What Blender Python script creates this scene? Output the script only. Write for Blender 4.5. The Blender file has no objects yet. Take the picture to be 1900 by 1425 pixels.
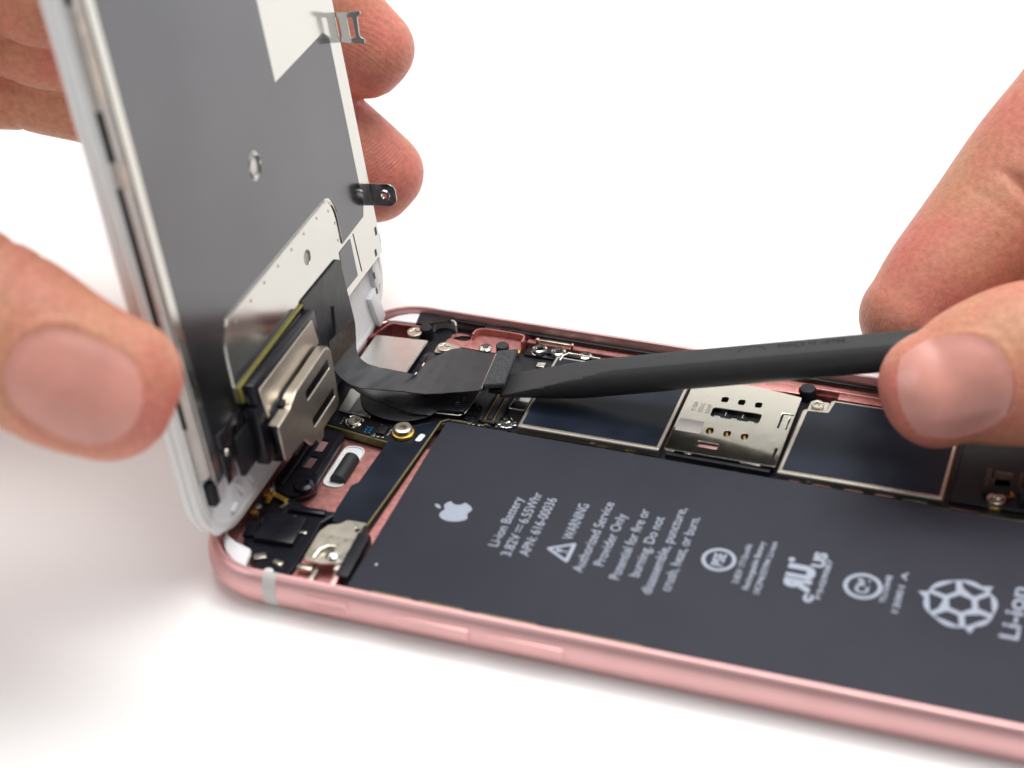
# 1 Blender unit = 1 millimetre
import bpy, bmesh, math, random
import numpy as np
from mathutils import Vector, Matrix
from mathutils.bvhtree import BVHTree
random.seed(7)
SC = bpy.context.scene
COL = SC.collection
SC.unit_settings.system = 'METRIC'; SC.unit_settings.scale_length = 0.001

# ------------------------------------------------------------------ camera
CAMP = Vector((118.158, -173.043, 179.127))
RIGHT = Vector((0.943097, 0.329200, -0.046861)); UP = Vector((-0.157653, 0.566756, 0.808662)); FWD = Vector((-0.292770, 0.755258, -0.586405))
cd = bpy.data.cameras.new('camera'); cam = bpy.data.objects.new('camera', cd); COL.objects.link(cam)
cam.matrix_world = Matrix(((RIGHT.x, UP.x, -FWD.x, CAMP.x), (RIGHT.y, UP.y, -FWD.y, CAMP.y), (RIGHT.z, UP.z, -FWD.z, CAMP.z), (0, 0, 0, 1)))
cd.sensor_width = 36; cd.lens = 3702.87 / 1900 * 36; cd.clip_start = 5; cd.clip_end = 20000
cd.dof.use_dof = True; cd.dof.focus_distance = 298; cd.dof.aperture_fstop = 0.0150
SC.camera = cam

# ------------------------------------------------------------------ light
w = bpy.data.worlds.new('World'); SC.world = w; w.use_nodes = True
w.node_tree.nodes['Background'].inputs[0].default_value = (0.93, 0.97, 1.0, 1)
w.node_tree.nodes['Background'].inputs[1].default_value = 0.19
def softbox(name, loc, target, sx, sy, rad, col=(1, 1, 1)):
    l = bpy.data.lights.new(name, 'AREA'); l.shape = 'RECTANGLE'; l.size = sx; l.size_y = sy
    l.energy = rad * math.pi * sx * sy; l.color = col
    o = bpy.data.objects.new(name, l); COL.objects.link(o); o.location = loc
    o.rotation_euler = (Vector(target) - Vector(loc)).to_track_quat('-Z', 'Y').to_euler()
softbox('softbox_overhead', (190, 190, 780), (40, 30, 0), 640, 640, 4.7, (1, 0.985, 0.965))
softbox('softbox_side', (-460, -330, 520), (20, 20, 0), 440, 440, 3.2, (0.96, 0.98, 1.0))
softbox('added_backdrop_fill', (0, 420, 1000), (0, 860, 350), 1100, 360, 5.6, (1, 0.98, 0.95))  # added lamp, brightens the unseen backdrop that the card reader reflects
SC.view_settings.view_transform = 'Standard'
try: SC.view_settings.look = 'None'
except Exception: pass
SC.view_settings.exposure = 0; SC.view_settings.gamma = 1; SC.view_settings.use_curve_mapping = False
try:
    SC.cycles.max_bounces = 10; SC.cycles.use_denoising = True; SC.cycles.sample_clamp_indirect = 6
except Exception: pass

# ------------------------------------------------------------------ materials
def pm(name, col, rough=0.5, metal=0.0, var=0.0, vscale=0.3, bump=0.0, bscale=4.0, spec=0.5, coat=0.0, sss=0.0, rvar=0.0, bdist=0.05):
    m = bpy.data.materials.new(name); m.use_nodes = True
    nt = m.node_tree; b = nt.nodes['Principled BSDF']
    b.inputs['Base Color'].default_value = (*col, 1); b.inputs['Roughness'].default_value = rough
    b.inputs['Metallic'].default_value = metal; b.inputs['Specular IOR Level'].default_value = spec
    b.inputs['Coat Weight'].default_value = coat; b.inputs['Coat Roughness'].default_value = 0.08
    tc = nt.nodes.new('ShaderNodeTexCoord')
    if var > 0 or rvar > 0:
        n = nt.nodes.new('ShaderNodeTexNoise'); n.inputs['Scale'].default_value = vscale; n.inputs['Detail'].default_value = 6
        nt.links.new(tc.outputs['Object'], n.inputs['Vector'])
        if var > 0:
            r = nt.nodes.new('ShaderNodeMapRange'); r.inputs[1].default_value = 0.3; r.inputs[2].default_value = 0.7
            r.inputs[3].default_value = 1 - var; r.inputs[4].default_value = 1 + var
            mx = nt.nodes.new('ShaderNodeMix'); mx.data_type = 'RGBA'; mx.blend_type = 'MULTIPLY'; mx.inputs[0].default_value = 1
            mx.inputs[6].default_value = (*col, 1)
            nt.links.new(n.outputs['Fac'], r.inputs[0]); nt.links.new(r.outputs[0], mx.inputs[7]); nt.links.new(mx.outputs[2], b.inputs['Base Color'])
        if rvar > 0:
            r2 = nt.nodes.new('ShaderNodeMapRange'); r2.inputs[1].default_value = 0.3; r2.inputs[2].default_value = 0.7
            r2.inputs[3].default_value = max(0.02, rough - rvar); r2.inputs[4].default_value = rough + rvar
            nt.links.new(n.outputs['Fac'], r2.inputs[0]); nt.links.new(r2.outputs[0], b.inputs['Roughness'])
    if bump > 0:
        n2 = nt.nodes.new('ShaderNodeTexNoise'); n2.inputs['Scale'].default_value = bscale; n2.inputs['Detail'].default_value = 4
        bp = nt.nodes.new('ShaderNodeBump'); bp.inputs['Strength'].default_value = bump; bp.inputs['Distance'].default_value = bdist
        nt.links.new(tc.outputs['Object'], n2.inputs['Vector']); nt.links.new(n2.outputs['Fac'], bp.inputs['Height']); nt.links.new(bp.outputs[0], b.inputs['Normal'])
    return m
M = dict(
 table=pm('white_table', (0.93, 0.925, 0.915), 0.65, var=0.01, vscale=0.01),
 rose=pm('rose_gold_aluminium', (0.74, 0.44, 0.435), 0.43, 0.92, var=0.03, vscale=0.2, bump=0.15, bscale=9, bdist=0.02),
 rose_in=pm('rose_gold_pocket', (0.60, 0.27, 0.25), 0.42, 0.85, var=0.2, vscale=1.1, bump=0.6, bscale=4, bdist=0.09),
 rose_shaded=pm('rose_gold_in_shade', (0.50, 0.17, 0.17), 0.35, 0.85, var=0.1, vscale=0.5),  # same rose gold, with the inner wall's shade put into its colour
 band=pm('antenna_plastic', (0.58, 0.57, 0.54), 0.45, var=0.03),
 white=pm('white_plastic', (0.80, 0.80, 0.79), 0.38, var=0.02, vscale=0.3, coat=0.3),
 whitematte=pm('white_moulding', (0.82, 0.83, 0.86), 0.5, var=0.03, vscale=0.8),
 battery=pm('battery_wrap', (0.033, 0.034, 0.048), 0.6, var=0.08, vscale=0.12, bump=0.12, bscale=2.5, spec=0.22, bdist=0.04),
 ink=pm('label_ink', (0.37, 0.41, 0.50), 0.6, var=0.05, vscale=2),
 black=pm('black_plastic', (0.011, 0.011, 0.015), 0.45, spec=0.3, var=0.3, vscale=0.8, bump=0.2, bscale=3),
 blackgloss=pm('black_flex_film', (0.010, 0.010, 0.016), 0.28, spec=0.38, var=0.2, vscale=0.5, bump=0.35, bscale=0.5, bdist=0.2),
 reader=pm('reader_steel', (0.68, 0.65, 0.57), 0.12, 1.0, var=0.04, vscale=0.5, bump=0.05, bscale=5, rvar=0.02),
 camcan=pm('camera_can_steel', (0.80, 0.79, 0.76), 0.34, 1.0, var=0.03, vscale=0.6, bump=0.06, bscale=6),
 rubber=pm('black_rubber', (0.018, 0.02, 0.022), 0.6, var=0.1),
 pcb=pm('solder_mask', (0.010, 0.010, 0.014), 0.35, spec=0.35, var=0.3, vscale=1.5, bump=0.3, bscale=5),
 pcbedge=pm('board_edge', (0.16, 0.15, 0.055), 0.5, var=0.25, vscale=2),
 steel=pm('satin_steel', (0.66, 0.65, 0.61), 0.11, 1.0, var=0.03, vscale=0.5, rvar=0.02),
 steelwarm=pm('nickel_plate', (0.70, 0.66, 0.57), 0.30, 1.0, var=0.05, vscale=0.6, bump=0.08, bscale=6, rvar=0.05),
 bracket=pm('nickel_bracket', (0.60, 0.55, 0.48), 0.36, 1.0, var=0.06, vscale=0.6, bump=0.1, bscale=8),
 plate=pm('display_shield_steel', (0.60, 0.595, 0.56), 0.13, 1.0, var=0.015, vscale=0.1, rvar=0.03),
 film=pm('grey_shield_film', (0.132, 0.132, 0.142), 0.17, 1.0, var=0.09, vscale=0.045, bump=0.10, bscale=0.9, bdist=0.03, rvar=0.05),
 ribbon=pm('flex_ribbon', (0.030, 0.030, 0.036), 0.42, var=0.15, vscale=0.4, bump=0.35, bscale=0.35, bdist=0.25),
 brown=pm('flex_stub', (0.050, 0.038, 0.026), 0.32, 0.2, var=0.5, vscale=1.3, bump=0.4, bscale=1.5),
 foam=pm('grey_foam', (0.060, 0.062, 0.068), 0.85, var=0.6, vscale=4.5, bump=0.9, bscale=5, bdist=0.25),
 tape=pm('shield_tape', (0.009, 0.014, 0.027), 0.36, var=0.35, vscale=0.12, spec=0.25, bump=0.25, bscale=0.6, rvar=0.08),
 gold=pm('gold_contact', (0.90, 0.58, 0.12), 0.4, 1.0, var=0.1, vscale=1.5),
 yellow=pm('polyimide_edge', (0.19, 0.165, 0.03), 0.4, var=0.2, vscale=0.6),
 bluechip=pm('blue_component', (0.01, 0.09, 0.20), 0.35, var=0.3, vscale=2),
 chrome=pm('polished_steel', (0.55, 0.55, 0.54), 0.14, 1.0, var=0.05, vscale=0.6, rvar=0.04),
 solder=pm('solder', (0.62, 0.62, 0.60), 0.2, 1.0, var=0.05),
 nylon=pm('black_nylon', (0.030, 0.030, 0.032), 0.52, var=0.08, vscale=0.5, bump=0.35, bscale=2.2, bdist=0.05, spec=0.5),
 beige=pm('backlight_edge', (0.60, 0.55, 0.52), 0.45, var=0.08, vscale=0.3),
 glass=pm('cover_glass', (0.85, 0.85, 0.85), 0.08, var=0.0, coat=0.5),
 engrave=pm('laser_marking', (0.20, 0.17, 0.15), 0.6, var=0.1),
 deboss=pm('debossed_mark', (0.010, 0.010, 0.012), 0.7, var=0.1),
)
def skin_mat(name, c1, c2, ridges=0.0):
    m = bpy.data.materials.new(name); m.use_nodes = True; nt = m.node_tree; b = nt.nodes['Principled BSDF']; L = nt.links.new
    tc = nt.nodes.new('ShaderNodeTexCoord')
    n = nt.nodes.new('ShaderNodeTexNoise'); n.inputs['Scale'].default_value = 0.085; n.inputs['Detail'].default_value = 7; n.inputs['Roughness'].default_value = 0.6; L(tc.outputs['Object'], n.inputs['Vector'])
    at = nt.nodes.new('ShaderNodeAttribute'); at.attribute_name = 'flush'
    ad = nt.nodes.new('ShaderNodeMath'); ad.operation = 'MULTIPLY_ADD'; L(at.outputs['Fac'], ad.inputs[0]); ad.inputs[1].default_value = 0.30; L(n.outputs['Fac'], ad.inputs[2])
    r = nt.nodes.new('ShaderNodeValToRGB'); r.color_ramp.elements[0].position = 0.36; r.color_ramp.elements[1].position = 0.72
    r.color_ramp.elements[0].color = (*c1, 1); r.color_ramp.elements[1].color = (*c2, 1); L(ad.outputs[0], r.inputs[0])
    n3 = nt.nodes.new('ShaderNodeTexNoise'); n3.inputs['Scale'].default_value = 1.1; n3.inputs['Detail'].default_value = 5; L(tc.outputs['Object'], n3.inputs['Vector'])
    mr = nt.nodes.new('ShaderNodeMapRange'); mr.inputs[1].default_value = 0.3; mr.inputs[2].default_value = 0.7; mr.inputs[3].default_value = 0.84; mr.inputs[4].default_value = 1.10; L(n3.outputs['Fac'], mr.inputs[0])
    mx = nt.nodes.new('ShaderNodeMix'); mx.data_type = 'RGBA'; mx.blend_type = 'MULTIPLY'; mx.inputs[0].default_value = 1
    L(r.outputs[0], mx.inputs[6]); L(mr.outputs[0], mx.inputs[7]); L(mx.outputs[2], b.inputs['Base Color'])
    b.inputs['Roughness'].default_value = 0.46; b.inputs['Specular IOR Level'].default_value = 0.42
    b.inputs['Subsurface Weight'].default_value = 0.25; b.inputs['Subsurface Radius'].default_value = (2.6, 0.9, 0.5); b.inputs['Subsurface Scale'].default_value = 0.8
    v = nt.nodes.new('ShaderNodeTexVoronoi'); v.feature = 'DISTANCE_TO_EDGE'; v.inputs['Scale'].default_value = 1.5; L(tc.outputs['Object'], v.inputs['Vector'])
    n2 = nt.nodes.new('ShaderNodeTexNoise'); n2.inputs['Scale'].default_value = 0.9; n2.inputs['Detail'].default_value = 8; L(tc.outputs['Object'], n2.inputs['Vector'])
    vm = nt.nodes.new('ShaderNodeMapRange'); vm.inputs[1].default_value = 0; vm.inputs[2].default_value = 0.12; L(v.outputs['Distance'], vm.inputs[0])
    m1 = nt.nodes.new('ShaderNodeMath'); m1.operation = 'MULTIPLY_ADD'; L(vm.outputs[0], m1.inputs[0]); m1.inputs[1].default_value = 0.22; L(n2.outputs['Fac'], m1.inputs[2])
    h = m1.outputs[0]
    if ridges > 0:
        wv = nt.nodes.new('ShaderNodeTexWave'); wv.wave_type = 'RINGS'; wv.rings_direction = 'SPHERICAL'; wv.inputs['Scale'].default_value = 0.62; wv.inputs['Distortion'].default_value = 3.5; wv.inputs['Detail'].default_value = 1.5; wv.inputs['Detail Scale'].default_value = 0.12
        mp = nt.nodes.new('ShaderNodeMapping'); mp.inputs['Location'].default_value = (6, -74, -36); L(tc.outputs['Object'], mp.inputs[0]); L(mp.outputs[0], wv.inputs['Vector'])
        a2 = nt.nodes.new('ShaderNodeAttribute'); a2.attribute_name = 'pad'
        mm = nt.nodes.new('ShaderNodeMath'); mm.operation = 'MULTIPLY'; L(wv.outputs['Fac'], mm.inputs[0]); L(a2.outputs['Fac'], mm.inputs[1])
        m2 = nt.nodes.new('ShaderNodeMath'); m2.operation = 'MULTIPLY_ADD'; L(mm.outputs[0], m2.inputs[0]); m2.inputs[1].default_value = ridges; L(h, m2.inputs[2]); h = m2.outputs[0]
    bp = nt.nodes.new('ShaderNodeBump'); bp.inputs['Strength'].default_value = 0.45; bp.inputs['Distance'].default_value = 0.24
    L(h, bp.inputs['Height']); L(bp.outputs[0], b.inputs['Normal'])
    return m
SK1 = skin_mat('skin', (0.61, 0.295, 0.175), (0.65, 0.205, 0.155), 0.5)
NAIL = pm('fingernail', (0.66, 0.30, 0.245), 0.38, var=0.14, vscale=0.13, coat=0.15, bump=0.12, bscale=0.7)
NAIL.node_tree.nodes['Principled BSDF'].inputs['Subsurface Weight'].default_value = 0.25
NAIL.node_tree.nodes['Principled BSDF'].inputs['Subsurface Radius'].default_value = (2, 0.8, 0.5)

# ------------------------------------------------------------------ helpers
def tag(o, label=None, cat=None, group=None, kind=None):
    if label: o['label'] = label
    if cat: o['category'] = cat
    if group: o['group'] = group
    if kind: o['kind'] = kind
    return o
def empty(name, loc=(0, 0, 0), mw=None):
    o = bpy.data.objects.new(name, None); COL.objects.link(o); o.empty_display_size = 5
    if mw is not None: o.matrix_world = mw
    else: o.location = loc
    return o
def link(name, me, mat, parent=None, smooth=False):
    o = bpy.data.objects.new(name, me); COL.objects.link(o)
    me.materials.clear(); me.materials.append(mat)
    if smooth:
        for p in me.polygons: p.use_smooth = True
    if parent: o.parent = parent
    return o
def from_bm(name, bm, mat, parent=None, smooth=None):
    me = bpy.data.meshes.new(name)
    bmesh.ops.recalc_face_normals(bm, faces=bm.faces)
    if smooth is not None:
        for f in bm.faces: f.smooth = True
        for e in bm.edges:
            if len(e.link_faces) == 2 and e.calc_face_angle(0) > math.radians(smooth): e.smooth = False
    bm.to_mesh(me); bm.free()
    return link(name, me, mat, parent)
def box_into(bm, c, s, rz=0, bev=0.0, rot=None):
    t = bmesh.new(); bmesh.ops.create_cube(t, size=1)
    for v in t.verts: v.co = Vector((v.co.x * s[0], v.co.y * s[1], v.co.z * s[2]))
    if bev > 0: bmesh.ops.bevel(t, geom=list(t.edges), offset=min(bev, min(s) * 0.45), segments=2, profile=0.6, affect='EDGES')
    mt = Matrix.Translation(c) @ (rot if rot else Matrix.Rotation(rz, 4, 'Z'))
    t.transform(mt); me = bpy.data.meshes.new('t'); t.to_mesh(me); t.free(); bm.from_mesh(me); bpy.data.meshes.remove(me)
def box(name, c, s, mat, parent=None, rz=0, bev=0.06, rot=None):
    bm = bmesh.new(); box_into(bm, c, s, rz, bev, rot); return from_bm(name, bm, mat, parent, 40)
def boxes(name, lst, mat, parent=None, bev=0.04, join=False):
    if not join:
        out = [boxes(name, [it], mat, parent, bev, True) for it in lst]
        return out[0]
    bm = bmesh.new()
    for c, s, *r in lst: box_into(bm, c, s, r[0] if r else 0, bev)
    return from_bm(name, bm, mat, parent, 40)
def plate(name, outlines, z0, z1, mat, parent=None, bev=0.05, round_=0.0):
    cu = bpy.data.curves.new('c', 'CURVE'); cu.dimensions = '2D'; cu.fill_mode = 'BOTH'
    h = (z1 - z0) / 2; bev = min(bev, h * 0.9)
    cu.extrude = max(h - bev, 0.0001); cu.bevel_depth = bev; cu.bevel_resolution = 1; cu.offset = -bev
    for k, ol in enumerate(outlines):
        if round_ > 0 and k == 0: ol = rounded(ol, round_)
        s = cu.splines.new('POLY'); s.points.add(len(ol) - 1)
        for i, p_ in enumerate(ol): s.points[i].co = (p_[0], p_[1], 0, 1)
        s.use_cyclic_u = True
    o = bpy.data.objects.new('c', cu); COL.objects.link(o)
    dg = bpy.context.evaluated_depsgraph_get(); me = bpy.data.meshes.new_from_object(o.evaluated_get(dg))
    bpy.data.objects.remove(o); bpy.data.curves.remove(cu)
    me.transform(Matrix.Translation((0, 0, (z0 + z1) / 2))); me.name = name
    return link(name, me, mat, parent)
def rounded(pts, r, n=4):
    out = []; N = len(pts)
    for i in range(N):
        a, b, c = Vector(pts[i - 1]).to_2d(), Vector(pts[i]).to_2d(), Vector(pts[(i + 1) % N]).to_2d()
        d1, d2 = (a - b), (c - b); rr = min(r, d1.length * 0.45, d2.length * 0.45)
        p1, p2 = b + d1.normalized() * rr, b + d2.normalized() * rr
        for k in range(n + 1):
            t = k / n; out.append(tuple((1 - t) ** 2 * p1 + 2 * t * (1 - t) * b + t * t * p2))
    return out
def rect(x0, y0, x1, y1, r=0.0):
    p = [(x0, y0), (x1, y0), (x1, y1), (x0, y1)]
    return rounded(p, r, 4) if r else p
def ell(cx, cy, rx, ry=None, n=20, a0=0):
    ry = ry or rx
    return [(cx + rx * math.cos(2 * math.pi * i / n + a0), cy + ry * math.sin(2 * math.pi * i / n + a0)) for i in range(n)]
def lathe(name, prof, c, mat, parent=None, n=28, rot=None):
    bm = bmesh.new(); rings = []
    for r, z in prof:
        rings.append([bm.verts.new((r * math.cos(2 * math.pi * i / n), r * math.sin(2 * math.pi * i / n), z)) for i in range(n)] if r > 1e-4 else [bm.verts.new((0, 0, z))])
    for a, b in zip(rings, rings[1:]):
        for i in range(n):
            j = (i + 1) % n
            if len(a) == 1 and len(b) == 1: continue
            if len(a) == 1: bm.faces.new((a[0], b[i], b[j]))
            elif len(b) == 1: bm.faces.new((a[i], a[j], b[0]))
            else: bm.faces.new((a[i], a[j], b[j], b[i]))
    bm.transform(Matrix.Translation(c) @ (rot if rot else Matrix.Identity(4)))
    return from_bm(name, bm, mat, parent, 35)
def crom(P, n):
    P = np.array(P, float); P = np.vstack([2 * P[0] - P[1], P, 2 * P[-1] - P[-2]]); m = len(P) - 3; out = []
    for k in range(n):
        t = k / (n - 1) * m; i = min(int(t), m - 1); f = t - i; a, b, c, d = P[i:i + 4]
        out.append(0.5 * ((2 * b) + (c - a) * f + (2 * a - 5 * b + 4 * c - d) * f * f + (3 * b - a - 3 * c + d) * f ** 3))
    return np.array(out)
def ribbon(name, A, B, mat, parent, th=0.18, n=60, m=10, bow=0.0, seed=0, wrinkle=0.0):
    A = crom(A, n); B = crom(B, n); rng = np.random.default_rng(seed)
    ph = rng.uniform(0, 6.28, 6); bm = bmesh.new(); top = []
    for i in range(n):
        row = []
        for j in range(m):
            t = j / (m - 1); p = A[i] * (1 - t) + B[i] * t
            wz = wrinkle * (math.sin(i * 0.31 + ph[0] + t * 2.2) * 0.5 + math.sin(i * 0.13 + ph[1] - t * 4) * 0.6 + 0.3 * math.sin(i * 0.8 + t * 5 + ph[2]))
            row.append(bm.verts.new((p[0], p[1], p[2] + bow * math.sin(math.pi * t) + wz)))
        top.append(row)
    for i in range(n - 1):
        for j in range(m - 1): bm.faces.new((top[i][j], top[i + 1][j], top[i + 1][j + 1], top[i][j + 1]))
    bmesh.ops.recalc_face_normals(bm, faces=bm.faces)
    bmesh.ops.solidify(bm, geom=list(bm.faces), thickness=th)
    return from_bm(name, bm, mat, parent, 50)
def tube(name, pts, r, mat, parent=None, n=8, closed=False):
    P = [Vector(p) for p in pts]; bm = bmesh.new(); rings = []
    for i, p in enumerate(P):
        t = (P[min(i + 1, len(P) - 1)] - P[max(i - 1, 0)]).normalized()
        a = t.cross(Vector((0, 0, 1)));  a = a.normalized() if a.length > 1e-3 else Vector((1, 0, 0)); b = t.cross(a)
        rings.append([bm.verts.new(p + (a * math.cos(6.28318 * k / n) + b * math.sin(6.28318 * k / n)) * r) for k in range(n)])
    for a, b in zip(rings, rings[1:]):
        for k in range(n): bm.faces.new((a[k], a[(k + 1) % n], b[(k + 1) % n], b[k]))
    bm.faces.new(rings[0]); bm.faces.new(rings[-1][::-1])
    return from_bm(name, bm, mat, parent, 60)
def text_mesh(s, sx, sy, align='CENTER', bold=0.0):
    cu = bpy.data.curves.new('t', 'FONT'); cu.body = s; cu.align_x = 'LEFT'; cu.size = 1; cu.fill_mode = 'FRONT'; cu.offset = bold
    o = bpy.data.objects.new('t', cu); COL.objects.link(o)
    dg = bpy.context.evaluated_depsgraph_get(); me = bpy.data.meshes.new_from_object(o.evaluated_get(dg))
    bpy.data.objects.remove(o); bpy.data.curves.remove(cu)
    co = np.array([v.co[:] for v in me.vertices]); x0, x1 = co[:, 0].min(), co[:, 0].max()
    for v in me.vertices: v.co = Vector(((v.co.x - x0) / (x1 - x0) * sx, v.co.y * sy, 0))
    return me
def text_on(bm, s, x, y0, y1, z, size, bold=0.0):
    """letters reading along +y, tops towards -x; x is the line centre"""
    me = text_mesh(s, y1 - y0, size, bold=bold)
    me.transform(Matrix.Translation((x + size * 0.34, y0, z)) @ Matrix.Rotation(math.pi / 2, 4, 'Z')); bm.from_mesh(me); bpy.data.meshes.remove(me)

# ------------------------------------------------------------------ setting
bm = bmesh.new()
prof = [(-2600, 0), (700, 0)] + [(700 + 160 * math.sin(a), 160 - 160 * math.cos(a)) for a in [i * math.pi / 20 for i in range(1, 11)]] + [(860, 634)]
rows = [[bm.verts.new((x, y, z)) for x in (-2600, 2600)] for y, z in prof]
for a, b in zip(rows, rows[1:]): bm.faces.new((a[0], a[1], b[1], b[0]))
tb = from_bm('table_surface', bm, M['table'], None, 60)
tag(tb, 'bright white seamless table surface under the opened phone', 'table', kind='structure')

# ------------------------------------------------------------------ phone body
LN, WD, RC = 138.3, 67.1, 10.6
def outline(inset, nc=18, ns=30):
    r = max(RC - inset, 0.5); x0, y0, x1, y1 = inset + 2.0, inset, LN + 2.0 - inset, WD - inset; P = []
    cs = [(x1 - r, y0 + r, -90), (x1 - r, y1 - r, 0), (x0 + r, y1 - r, 90), (x0 + r, y0 + r, 180)]
    for k, (cx, cy, a0) in enumerate(cs):
        for i in range(nc + 1):
            a = math.radians(a0 + 90 * i / nc); P.append((cx + r * math.cos(a), cy + r * math.sin(a)))
        nx = cs[(k + 1) % 4]; an = math.radians(nx[2]); q = (nx[0] + r * math.cos(an), nx[1] + r * math.sin(an)); p = P[-1]
        for i in range(1, ns): P.append((p[0] + (q[0] - p[0]) * i / ns, p[1] + (q[1] - p[1]) * i / ns))
    return P
PROF = [(2.9, 0), (1.7, 0.18), (0.85, 0.65), (0.3, 1.45), (0.03, 2.5), (0, 3.3), (0.06, 4.1), (0.3, 4.95), (0.7, 5.6), (1.05, 5.92), (1.3, 6.0), (1.55, 5.97), (1.66, 5.8), (1.75, 4.4)]
body = empty('phone_body'); tag(body, 'opened rose gold smartphone case with battery and circuit board exposed, lying on white table', 'phone')
bm = bmesh.new(); rings = [[bm.verts.new((x, y, z)) for x, y in outline(i)] for i, z in PROF + [(2.0, 4.3), (2.05, 1.2)]]
for a, b in zip(rings, rings[1:]):
    for i in range(len(a)): j = (i + 1) % len(a); bm.faces.new((a[i], a[j], b[j], b[i]))
bm.faces.new(rings[0]); bm.faces.new(rings[-1][::-1])
for f in bm.faces: f.material_index = 0
hs = from_bm('housing', bm, M['rose'], body, 40)
# antenna bands: the rim section repeated a hair proud of the housing
def band(x0, x1, near):
    bm = bmesh.new(); R = []
    for x in (x0, x1):
        R.append([bm.verts.new((x, (i - 0.03) if near else WD - (i - 0.03), z + (0.02 if z > 4 else 0))) for i, z in PROF[1:]])
    for k in range(len(R[0]) - 1): bm.faces.new((R[0][k], R[0][k + 1], R[1][k + 1], R[1][k]))
    return from_bm('antenna_band', bm, M['band'], body, 60)
band(14.0, 15.9, True); band(14.0, 15.9, False)
# side buttons on the near long edge
def side_button(name, x0, x1, z0, z1, proud, mat):
    bm = bmesh.new(); box_into(bm, ((x0 + x1) / 2, 0.35 - proud / 2, (z0 + z1) / 2), (x1 - x0, 0.8 + proud, z1 - z0), 0, 0.35)
    return from_bm(name, bm, mat, body, 50)
side_button('volume_button', 32.2, 43.2, 2.35, 4.25, 0.16, M['rose'])
side_button('volume_button', 45.2, 56.0, 2.35, 4.25, 0.16, M['rose'])
plate_slot = plate('switch_recess', [rounded([(20.0, 2.2), (26.4, 2.2), (26.4, 4.4), (20.0, 4.4)], 0.6), rounded([(20.35, 2.5), (26.05, 2.5), (26.05, 4.1), (20.35, 4.1)], 0.5)], -0.1, 0.1, M['rose'], body, 0.05)
plate_slot.matrix_local = Matrix.Translation((0, 0.03, 0)) @ Matrix.Rotation(math.radians(90), 4, 'X')
side_button('mute_switch', 20.6, 25.8, 2.6, 3.3, 0.12, M['rose'])
# inner pocket floor and walls
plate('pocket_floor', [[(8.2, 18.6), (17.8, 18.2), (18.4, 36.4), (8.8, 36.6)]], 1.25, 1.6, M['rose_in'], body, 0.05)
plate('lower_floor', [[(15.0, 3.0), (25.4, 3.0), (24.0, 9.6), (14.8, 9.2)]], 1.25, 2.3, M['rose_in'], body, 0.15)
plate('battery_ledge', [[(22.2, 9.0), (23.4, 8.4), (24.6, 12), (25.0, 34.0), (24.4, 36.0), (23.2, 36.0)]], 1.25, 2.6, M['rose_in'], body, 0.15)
boxes('ledge_post', [((22.6, 4.6, 3.0), (0.9, 3.0, 2.8), 0.1), ((23.0, 10.6, 3.2), (0.7, 1.8, 2.2), 0)], M['rose'], body, 0.3)
def wall(name, pts, z0, z1, th, mat):
    bm = bmesh.new(); L_, R_ = [], []
    P = [Vector(p) for p in crom(pts, 26)]
    for i, p in enumerate(P):
        t = (P[min(i + 1, 25)] - P[max(i - 1, 0)]).normalized(); n_ = Vector((-t.y, t.x))
        L_.append(p + n_ * th / 2); R_.append(p - n_ * th / 2)
    vs = [[bm.verts.new((q.x, q.y, z)) for q in L_] for z in (z0, z1)] + [[bm.verts.new((q.x, q.y, z)) for q in R_] for z in (z1, z0)]
    for a, b in zip(vs, vs[1:] + vs[:1]):
        for i in range(25): bm.faces.new((a[i], a[i + 1], b[i + 1], b[i]))
    bm.faces.new([v[0] for v in vs]); bm.faces.new([v[-1] for v in vs][::-1])
    return from_bm(name, bm, mat, body, 50)
wall('inner_wall', [(5.6, 56.5), (6.6, 58.9), (7.2, 60.6), (7.9, 61.5), (9.5, 61.6), (11, 61.7), (13.0, 61.8)], 1.3, 5.0, 0.35, M['rose_shaded'])
plate('corner_moulding', [rounded([(4.3, 9.6), (5.2, 8.0), (6.8, 7.0), (9.7, 6.1), (10.4, 2.5), (8.4, 3.3), (6.5, 4.8), (5.0, 7.0)], 0.5)], 4.0, 4.9, M['whitematte'], body, 0.15)
plate('corner_moulding', [rounded([(6.6, 61.9), (8.4, 62.2), (11.5, 62.4), (11.1, 65.0), (9.6, 64.6), (8.0, 63.6)], 0.3)], 3.6, 5.1, M['whitematte'], body, 0.12)
plate('corner_tape', [[(11.1, 65.0), (16.6, 65.1), (15.6, 63.9), (14.4, 63.2), (13.0, 62.2), (11.5, 62.4)]], 4.9, 5.15, M['black'], body, 0.05)
plate('far_liner', [[(10.5, 57.5), (14.8, 58.6), (21.0, 59.0), (21.4, 64.9), (12.5, 64.9), (11.0, 61)]], 1.3, 3.3, M['black'], body, 0.1)
wall('arc_guard', [(13.9, 63.2), (14.3, 64.3), (15.6, 64.9), (17.0, 64.6), (17.7, 63.6)], 3.0, 4.95, 0.25, M['band'])
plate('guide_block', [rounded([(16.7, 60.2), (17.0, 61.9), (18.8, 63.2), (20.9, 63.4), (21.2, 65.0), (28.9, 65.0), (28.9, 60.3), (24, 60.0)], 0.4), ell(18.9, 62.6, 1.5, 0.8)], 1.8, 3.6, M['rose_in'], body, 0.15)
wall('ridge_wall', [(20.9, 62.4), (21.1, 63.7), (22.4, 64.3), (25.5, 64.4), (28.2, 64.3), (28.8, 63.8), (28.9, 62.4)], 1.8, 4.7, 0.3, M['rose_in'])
plate('inner_ledge', [[(29.2, 63.6), (136, 63.6), (136, 65.05), (29.2, 65.05)]], 2.6, 3.9, M['rose_in'], body, 0.15)
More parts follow.
